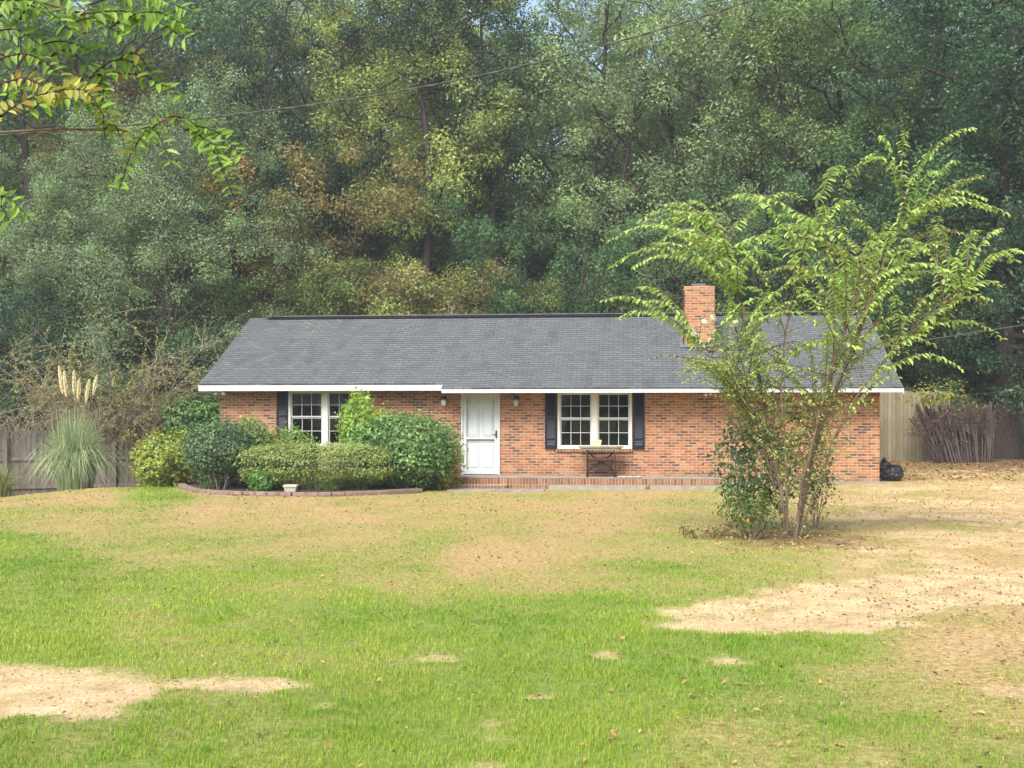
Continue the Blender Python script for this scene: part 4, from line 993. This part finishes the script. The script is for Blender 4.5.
q.build('stalk_bundle', M['stalk'], SK)
q = QM()
for k in range(620):
    b0 = np.array([rs.uniform(-1.45, 1.05), rs.uniform(-.25, .35), 1.35 + rs.uniform(-.35, .3)]); b0[2] -= max(0, -b0[0] - .5) * .35; dd = unit(np.array([[rs.normal(0, .8), rs.normal(0, .6), rs.normal(.1, .6)]]))[0] * rs.uniform(.12, .35)
    q.tube([b0, b0 + dd * .5 + rs.normal(0, .02, 3), b0 + dd], [.008, .006, .004], 4)
q.build('brush_tops', m_bark('maroon_twig', (.06, .035, .035), (.19, .12, .11), 6), SK)
bush(935, 35.4, 60, 386, 410, 420, .12, (.26, .28, .05), 'yellow_leaved_branches', 'loose yellowing leafy branches over the top of the tan fence', 'leaf_autumn', amp=.9, seed=31, stems=5, depth=.5)
rng = np.random.RandomState(88)
thicket(955, 460, 36.2, 22, 3.0, 'twiggy_shrub', 'loose olive twiggy shrub above the cut stalks', (.13, .17, .06), 'leaf', spread=.6, arch=.4, leafp=9, kids=9, r=.012)

# ------------------------------------------------------------------ the garden tree (many stems, arching leafy shoots)
rng = np.random.RandomState(7)
TD = 16.4
GT = empty('crape_myrtle', (TREE[0], TD, gzf(*TREE))); tag(GT, 'slender many stemmed tree with long arching light green shoots on the lawn before the house', 'tree')
org = np.array([TREE[0], TD, gzf(*TREE)])
def L3(px, py, dy=0): return P(px, py, TD + dy) - org
STEMS = [
 ([(797,546,0),(800,505,.05),(812,455,.1),(832,405,.1),(852,355,.2),(874,290,.35),(895,235,.4),(905,190,.4)], .055),
 ([(795,546,-.05),(801,495,-.1),(808,455,-.2),(818,400,-.3),(838,340,-.5),(852,300,-.5),(862,250,-.6)], .04),
 ([(785,545,.05),(783,500,0),(776,455,0),(765,405,-.05),(752,350,-.1),(742,300,-.1),(735,255,-.2),(728,220,-.2)], .05),
 ([(784,545,.1),(780,500,.2),(772,460,.3),(760,420,.4),(748,375,.5),(738,330,.6),(727,265,.7)], .03),
 ([(787,545,0),(786,490,-.2),(784,440,-.35),(782,380,-.4),(786,330,-.4),(796,280,-.5),(808,230,-.5),(815,200,-.5)], .03),
 ([(797,546,.1),(808,480,.25),(820,430,.5),(832,380,.7),(838,330,.8),(832,280,.9),(826,235,1.0)], .032),
 ([(798,546,0),(812,500,-.1),(828,455,-.1),(850,405,-.2),(890,350,-.2),(930,310,-.2),(965,290,-.2)], .026),
 ([(784,545,0),(775,500,.1),(762,455,.0),(742,410,-.2),(720,370,-.3),(698,350,-.3)], .022),
 ([(796,546,0),(806,470,0),(822,410,.2),(850,360,.4),(868,310,.6),(880,260,.8),(912,215,1.0)], .028),
]
tr_ = QM(); stem_pts = []
for pl, r0 in STEMS:
    p_ = np.array([L3(*k) for k in pl]); 
    t0 = np.linspace(0, 1, len(p_)); t1 = np.linspace(0, 1, 22); p_ = np.stack([np.interp(t1, t0, p_[:, i]) for i in range(3)], 1) 
    p_[1:-1] = (p_[:-2] + p_[1:-1] * 2 + p_[2:]) / 4
    p_ += np.cumsum(rng.normal(0, .006, p_.shape), 0)
    p_ += np.vstack([np.zeros((4, 3)), np.cumsum(rng.normal(0, .018, (18, 3)), 0) * .6]); tr_.tube(p_, r0 * .66 * np.linspace(1, .14, 22) ** .9, 8 if r0 > .03 else 6); stem_pts.append(p_)
tr_.build('trunk', M['bark_pale'], GT, True)
SP = np.vstack([p_[5:] for p_ in stem_pts]); SLOW = np.vstack([p_[1:9] for p_ in stem_pts])
shq = QM(); lfq = QM(); lfd = QM(); blq = QM()
def shoot(tip, colq, L=.075, droop=.5, start=None, pair=.045, upc=.35, gap=.12, wid=.42):
    tip = np.array(tip)
    if start is None:
        dd = np.linalg.norm(SP - tip, axis=1) + np.where(SP[:, 2] > tip[2] + .1, 3, 0) + np.abs(dd_ := rng.uniform(0, .35, len(SP)))
        tgt = .9 + rng.uniform(0, .6); k = np.argmin(np.abs(dd - max(tgt, dd.min()))); start = SP[k]
    v = tip - start; Ls = np.linalg.norm(v); f = np.linspace(0, 1, 12)
    p_ = start + v * f[:, None] + np.array([0, 0, 1.]) * (np.sin(f * PI) ** 1 * Ls * upc)[:, None] * (0.4 + .6 * f[:, None]) + np.cumsum(rng.normal(0, .006, (12, 3)), 0)
    shq.tube(p_, np.linspace(.010, .0025, 12), 4)
    n = int(Ls * (1 - gap) / pair); s_ = np.linspace(gap, 1, max(4, n))
    c = np.stack([np.interp(s_, f, p_[:, i]) for i in range(3)], 1); t = unit(np.gradient(c, axis=0))
    hz = unit(np.cross(t, np.array([0, 0, 1.])))
    for sg in (1, -1):
        ax = unit(hz * sg * .8 + t * .45 + np.array([0, 0, -droop]) + rng.normal(0, .18, c.shape))
        nn = np.array([0, 0, 1.]) + hz * sg * .4 + rng.normal(0, .25, c.shape)
        leaves(colq, c + rng.normal(0, .006, c.shape), nn, L * (1.05 - .35 * s_) * rng.uniform(.75, 1.2, len(c)), rng, np.clip(rng.uniform(.1, .9, len(c)), 0, 1), wid=wid, axis_=ax, fold=True)
# named long shoots seen against the wood and the roof
TIPS = [(609,240,0),(612,267,.3),(606,300,-.2),(622,318,.2),(640,215,0),(632,268,-.3),(655,225,.4),(640,290,.4),(668,205,0),(690,200,.3),(715,205,-.2),(735,198,.2),(650,300,-.5),
 (977,130,.2),(957,158,.4),(940,172,-.2),(905,130,.3),(878,150,.3),(880,133,.5),(868,162,-.3),(985,200,0),(990,210,.5),(975,232,.2),(1000,225,-.3),(1022,252,.1),(1015,262,.6),(1003,338,-.2),(962,368,-.3),(965,285,.4),(940,245,0),(1000,285,0),(992,300,-.5),
 (845,170,.5),(850,200,-.4),(820,205,.2),(800,200,.4),(782,215,-.3),(765,235,.3),(930,265,.4),(950,315,.3),(925,330,-.4),(905,315,0),(935,345,.5),(860,350,-.6),(898,375,-.3),(920,200,.2),(945,205,.6),(930,150,-.1)]
for t_ in TIPS: 
    shoot(L3(*t_), lfq, L=.14, upc=.24, droop=1.2, gap=.05, pair=.05, wid=.36)
# general canopy shoots
REG = [(690,240,45,30,12),(740,265,50,45,13),(800,260,50,40,14),(860,255,60,60,20),(920,235,50,55,17),(695,362,34,16,26),(735,368,32,28,28),(755,405,28,28,14),(850,340,42,35,12),(825,420,26,34,12),(780,330,60,30,12)]
for cx, cy, sx, sy, n in REG:
    for k in range(n):
        px = cx + rng.normal(0, sx * .6); py = cy + rng.normal(0, sy * .6)
        if (px < 650 and py > 330) or (668 < px < 726 and 272 < py < 348): continue
        dy = rng.uniform(-1.3, 1.3) * (.5 + .5 * (py < 380))
        low = py > 340
        shoot(L3(px, py, dy), lfq if rng.uniform() < (.35 if low else .75) else lfd, L=.075 if low else .12, upc=rng.uniform(.1, .28), droop=.4 if low else 1.1)
# finer twiggy leaves in the lower crown
for k in range(420):
    b0 = SP[rng.randint(len(SP))] if k < 360 else SLOW[rng.randint(len(SLOW))]
    if b0[2] > 3.6 : continue
    dd = unit(rng.normal(0, 1, (1, 3)) + np.array([[0, 0, .35]]))[0] * rng.uniform(.25, .6)
    shq.tube([b0, b0 + dd * .5 + rng.normal(0, .02, 3), b0 + dd], [.005, .004, .002], 4)
    n = 14; f = rng.uniform(.25, 1.05, n)[:, None]; leaves(lfd, b0 + dd * f + rng.normal(0, .035, (n, 3)), rng.normal(0, 1, (n, 3)) + np.array([0, 0, .5]), .05 * rng.uniform(.6, 1.2, n), rng, rng.uniform(0, 1, n), wid=.5)
shq.build('twigs', M['bark_pale'], GT)
f_ = lfq.build('shoot_leaves', M['leaf_fresh'], GT); f_.color = (.36, .51, .16, 1)
f_ = lfd.build('inner_leaves', M['leaf_autumn'], GT); f_.color = (.30, .38, .12, 1)
for px, py, dy in ((704,322,-.3),(693,333,-.4),(713,318,0),(756,340,-.5),(735,322,-.3)):
    c0 = L3(px, py, dy); D = unit(rng.normal(0, 1, (60, 3))); leaves(blq, c0 + D * rng.uniform(.01, .06, (60, 1)), D, .035, rng, rng.uniform(0, 1, 60), wid=.9)
f_ = blq.build('blossom', M['petal'], GT); f_.color = (.8, .8, .76, 1)
# seed heads
# suckers and dark shrub at the foot
bush(757, 17.6, 80, 412, 516, 2100, .085, (.09, .17, .06), 'privet_shrub', 'dense dark leaved shrub growing behind the stems of the many stemmed tree', amp=.3, seed=41, depth=.5, stems=9)
bush(815, 17.9, 34, 440, 510, 900, .06, (.10, .14, .04), 'privet_shrub', 'thin olive shrub right of the stems of the many stemmed tree', 'leaf_autumn', amp=.4, seed=42, depth=.4, stems=9)
bush(748, 16.3, 50, 492, 532, 900, .06, (.10, .16, .04), 'low_sucker_growth', 'low scrubby growth at the left foot of the many stemmed tree', 'leaf_autumn', amp=.45, seed=43, depth=.4, stems=12)
rng = np.random.RandomState(101)
p_ = P(700, 528, 16.6); o = empty('dry_weeds', (p_[0], p_[1], gzf(p_[0], p_[1]))); tag(o, 'sparse dry weed stems on the lawn left of the many stemmed tree', 'weeds')
q = QM(); lq = QM()
for k in range(16): twig_tree(q, lq, (rng.uniform(-.25, .8), rng.uniform(-.3, .3), 0), 2, .22, rng, r=.004, leafp=3, leafL=.04, kids=3)
q.build('weed_stems', M['bark_brown'], o); f_ = lq.build('foliage', M['leaf_autumn'], o); f_.color = (.16, .16, .05, 1)

# ------------------------------------------------------------------ overhanging branch, upper left (the tree stands just outside the frame)
rng = np.random.RandomState(17)
ND = 4.6
NTk = empty('overhanging_tree', (-3.4, 4.4, gzf(-3.4, 4.4))); tag(NTk, 'near tree whose leafy branches hang into the upper left corner', 'tree')
on = np.array(NTk.location)
q = QM(); q.tube(np.array([(0, 0, 0), (.05, .0, 1.0), (-.03, .05, 2.0), (.1, 0, 2.8), (.3, .05, 3.6), (.4, 0, 4.6)]), [.09, .075, .065, .05, .035, .02], 9); 
def N3(px, py, d=ND): return P(px, py, d) - on
lim = [  # limbs then shoots, as points (px, py, depth)
 [(-330,300,4.4),(-150,180,4.5),(-40,135,4.6),(60,129,4.6),(150,131,4.7)],
 [(-300,250,4.4),(-120,90,4.5),(-20,50,4.5),(40,62,4.6),(90,78,4.6)],
 [(-300,200,4.4),(-100,10,4.4),(0,-10,4.4),(70,10,4.5),(120,25,4.5)],
 [(-150,180,4.5),(-60,160,4.3),(-20,180,4.3)],
]
for l in lim: q.tube(np.array([N3(*k) for k in l]), np.linspace(.011, .003, len(l)), 6)
q.build('trunk', M['bark_pale'], NTk, True)
shq = QM(); lfq = QM(); lfa = QM()
def nshoot(a, b, colq, L=.07, bend=-.05, pair=.021):
    a = N3(*a); b = N3(*b); v = b - a; Ls = np.linalg.norm(v); f = np.linspace(0, 1, 9); 
    p_ = a + v * f[:, None] + np.array([0, 0, 1.]) * (np.sin(f * PI) * bend * -1)[:, None] + rng.normal(0, .002, (9, 3))
    shq.tube(p_, np.linspace(.0045, .0015, 9), 5); s_ = np.linspace(.1, 1, max(4, int(Ls / pair))); c = np.stack([np.interp(s_, f, p_[:, i]) for i in range(3)], 1)
    t = unit(np.gradient(c, axis=0)); side = unit(np.cross(t, np.array([.2, -.9, .3])))
    for sg in (1, -1):
        ax = unit(side * sg * .9 + t * .35 + rng.normal(0, .16, c.shape) + np.array([0, 0, -.15])); nn = np.array([.1, -.6, .6]) + rng.normal(0, .35, c.shape)
        leaves(colq, c, nn, L * rng.uniform(.7, 1.15, len(c)), rng, rng.uniform(.1, .95, len(c)), wid=.4, axis_=ax, fold=True)
NS = [((0,118,4.6),(20,88,4.5)),((20,115,4.5),(100,108,4.5)),((-20,130,4.4),(90,90,4.4)),((60,85,4.5),(105,118,4.5)),((95,75,4.6),(110,130,4.6)),((90,78,4.6),(180,95,4.6)),
 ((60,30,4.5),(120,35,4.5)),((80,15,4.5),(185,38,4.5)),((90,5,4.5),(192,12,4.5)),((110,28,4.5),(180,22,4.5)),((20,20,4.5),(60,-10,4.5)),((0,0,4.4),(70,30,4.4)),((30,5,4.6),(110,-8,4.6)),((-20,40,4.5),(40,45,4.5)),
 ((100,95,4.6),(105,140,4.6)),((150,131,4.7),(120,188,4.6)),((140,128,4.7),(170,160,4.7)),((105,128,4.6),(125,150,4.6)),((190,128,4.7),(235,200,4.7)),((185,130,4.7),(240,155,4.7)),((200,140,4.7),(225,175,4.6)),((150,131,4.7),(200,128,4.7)),
 ((-20,205,4.3),(26,214,4.3)),((-30,190,4.3),(10,222,4.3)),((50,60,4.6),(85,65,4.6)),((0,60,4.5),(60,75,4.5)),((120,60,4.6),(150,72,4.6)),((90,78,4.6),(142,68,4.6)),((-10,30,4.5),(30,15,4.5)),((100,75,4.6),(95,100,4.6)),
 ((20,60,4.6),(90,50,4.6)),((0,85,4.5),(60,100,4.5)),((-10,10,4.5),(50,18,4.5)),((20,-10,4.5),(90,15,4.5))]
for a, b in NS: nshoot(a, b, lfq if rng.uniform() < .86 else lfa, L=.06 * rng.uniform(.8, 1.15))
shq.build('twigs', M['bark_brown'], NTk)
f_ = lfq.build('leaves', M['leaf_fresh'], NTk); f_.color = (.20, .33, .055, 1)
f_ = lfa.build('turning_leaves', M['leaf_autumn'], NTk); f_.color = (.34, .34, .08, 1)
m_sd = m_plain('seed_capsule', (.27, .17, .09), .7, .2, 40)
for px, py in ((245,163),(248,170),(238,205),(175,118),(165,126),(120,78),(85,20)):
    c0 = N3(px, py, 4.7); q = QM()
    for k in range(16):
        dd = unit(rng.normal(0, 1, (1, 3)))[0] * .026; q.tube([c0, c0 + dd], .001, 4); V, Fq = blob(c0 + dd, (.0045,) * 3, 3, .1, 4, flat=-99); q.add(V, Fq)
    q.build('seed_head', m_sd, NTk)

# ------------------------------------------------------------------ overhead service cable
def cable(pts, r, label, twist=True):
    p_ = np.array(pts); t0 = np.linspace(0, 1, len(p_)); t1 = np.linspace(0, 1, 240)
    c = np.stack([np.polyval(np.polyfit(t0, p_[:, i], min(3, len(p_) - 1)), t1) for i in range(3)], 1)
    q = QM()
    L_ = np.r_[0, np.cumsum(np.linalg.norm(np.diff(c, axis=0), axis=1))]
    for k in range(2 if twist else 1):
        ph = L_ * 14 + k * PI; off = np.stack([0 * ph, np.cos(ph), np.sin(ph)], 1) * (r * .7 if twist else 0)
        q.tube(c + off, r, 5)
    o = q.build('overhead_cable', M['cable']); tag(o, label, 'cable'); return o
cable([P(1250,-210,13.0), P(1000,-87,13), P(755,0,13.0), P(560,54,13), P(350,97,13), P(190,120,13), P(0,137,13), P(-250,150,13)], .0075, 'twisted overhead cable sagging across the wood from the upper left to the top')
cable([P(700,372,34), P(880,347,34), P(1024,325,34), P(1200,300,34)], .016, 'thin cable rising to the right edge in front of the evergreen', False)

# ------------------------------------------------------------------ grass blades and leaf litter
rng = np.random.RandomState(2)
gq = QM()
def ring(y0, y1, dens, hgt, wid):
    xm = .5 * y1 + .6; N = int(dens * 2 * xm * (y1 - y0))
    x = rng.uniform(-xm, xm, N); y = rng.uniform(y0, y1, N)
    k = np.abs(x) < .5 * y + .5; x, y = x[k], y[k]
    g, s, l = masks(x, y)
    tuftn = fbm(x * 5, y * 5, 55, 3)
    p = np.maximum((1 - s * 1.0) ** 2, .16 * (y > 10) + .012 + .5 * np.clip(fbm(x * 3, y * 2.5, 141, 3) - .56, 0, 1) * 4 * (s < .97) * (y > 10)) * (1 - l * .9) * (.35 + .65 * g) * np.clip(tuftn * 1.9 - .25, .15, 1)
    u_ = x * HC - (y - 30) * HS; v_ = x * HS + (y - 30) * HC
    k = (rng.uniform(0, 1, len(x)) < p)
    k &= ~((v_ > -1.45) & (u_ > -2.2) & (u_ < 5.5)) & ~((v_ > -.3) & (u_ > uL - .1) & (u_ < uR + .1)) & ~((v_ > -2.2) & (u_ > xw0) & (u_ < xw1))
    bedk = (x > ep[0][0]) & (x < ep[-1][0]) & (y > np.interp(x, ep[:, 0], ep[:, 1]) - .08); k &= ~bedk
    x, y, g, s = x[k], y[k], g[k], s[k]; n = len(x)
    z = ground_z(x, y) - .02 * s - .004
    a = rng.uniform(0, 2 * PI, n); h = hgt * rng.uniform(.45, 1.2, n) * (.5 + .6 * g) * (.75 + .5 * fbm(x * 2, y * 2, 66, 2)); b = rng.uniform(.1, .9, n) * h
    live_ = rng.uniform(0, 1, n) < g * 1.35 - .1; h = h * np.where(live_, 1, .6); b = b * np.where(live_, 1, .9)
    d = np.stack([np.cos(a), np.sin(a), 0 * a], 1); sd = np.stack([-d[:, 1], d[:, 0], 0 * a], 1); w_ = (wid * rng.uniform(.7, 1.3, n))[:, None]
    p0 = np.stack([x, y, z], 1); up = np.array([0, 0, 1.])
    p1 = p0 + d * (b * .3)[:, None] + up * (h * .55)[:, None]; p2 = p0 + d * b[:, None] + up * (h * .95)[:, None]
    live = live_
    yl = fbm(x * .6, y * .6, 88, 3)
    rnd = np.where(live, .5 + .5 * np.clip(rng.uniform(0, 1, n) * .75 + g * .25 - (yl - .5) * 1.0, 0, 1), rng.uniform(0, .45, n))
    Q = np.stack([p0 - sd * w_ / 2, p0 + sd * w_ / 2, p1 + sd * w_ * .4, p1 - sd * w_ * .4], 1); Q2 = np.stack([p1 - sd * w_ * .4, p1 + sd * w_ * .4, p2 + sd * w_ * .08, p2 - sd * w_ * .08], 1)
    if y0 < 13: gq.quads(np.concatenate([Q, Q2]), np.concatenate([rnd, rnd]))
    else: gq.quads(np.stack([p0 - sd * w_ / 2, p0 + sd * w_ / 2, p2 + sd * w_ * .1, p2 - sd * w_ * .1], 1), rnd)
    return n
ring(4.6, 7, 9000, .036, .0032); ring(7, 10, 5200, .036, .0042); ring(10, 14, 2600, .036, .006); ring(14, 20, 1500, .036, .0095); ring(20, 32, 800, .036, .014)
go = gq.build('grass', M['grass']); tag(go, 'mown lawn grass, green in front and straw coloured near the house', 'grass', kind='stuff')

lq = QM()
def litter(n, xr, yr, L):
    x = rng.uniform(*xr, n); y = rng.uniform(*yr, n); z = ground_z(x, y) + rng.uniform(.008, .035, n)
    leaves(lq, np.stack([x, y, z], 1), np.array([0, 0, 1.]) + rng.normal(0, .35, (n, 3)), L * rng.uniform(.6, 1.3, n), rng, rng.uniform(0, 1, n) ** 1.6, wid=.6, fold=True)
litter(260, (-4, 4), (4.8, 9), .034); litter(260, (.5, 5), (4.8, 9), .04); litter(520, (-8, 9), (9, 18), .04); litter(260, (2.6, 5), (14.8, 18), .06)
litter(700, (3, 8), (9, 12), .035); litter(1600, (9, 18), (30, 36), .09); litter(500, (-13, 12), (18, 27), .05)
nn_ = 52000; yy_ = rng.uniform(5, 30, nn_) ; xx_ = rng.uniform(-.5, .5, nn_) * yy_ ; gg, ss, ll = masks(xx_, yy_)
k_ = (rng.uniform(0, 1, nn_) < .05 + .55 * ss + .25 * (1 - gg)) & ~((xx_ > -8.2) & (xx_ < 9.6) & (yy_ > 27.2))
xx_, yy_ = xx_[k_], yy_[k_]; nn_ = len(xx_)
leaves(lq, np.stack([xx_, yy_, ground_z(xx_, yy_) + rng.uniform(.0, .02, nn_)], 1), np.array([0, 0, 1.]) + rng.normal(0, .45, (nn_, 3)), rng.uniform(.015, .04, nn_) * (.6 + yy_ / 22), rng, rng.uniform(0, 1, nn_) ** .7, wid=.45)
lo_ = lq.build('fallen_leaves', M['litter']); lo_.color = (.31, .19, .075, 1); tag(lo_, 'scattered fallen brown and pale leaves on the lawn', 'leaf litter', kind='stuff')

# ------------------------------------------------------------------ air
hz = MB(); hz.box(-160, 160, -12, 190, -4, 34)
def m_haze():
    t = NT('haze_air'); v = t.n('VolumePrincipled'); v.inputs['Color'].default_value = (.93, .95, .96, 1); v.inputs['Density'].default_value = .0012
    v.inputs['Anisotropy'].default_value = .2; t.link(v.outputs[0], t.out.inputs['Volume']); return t.m
ho = hz.build('haze', m_haze()); tag(ho, 'thin pale haze in the air of the wood', 'haze', kind='stuff')
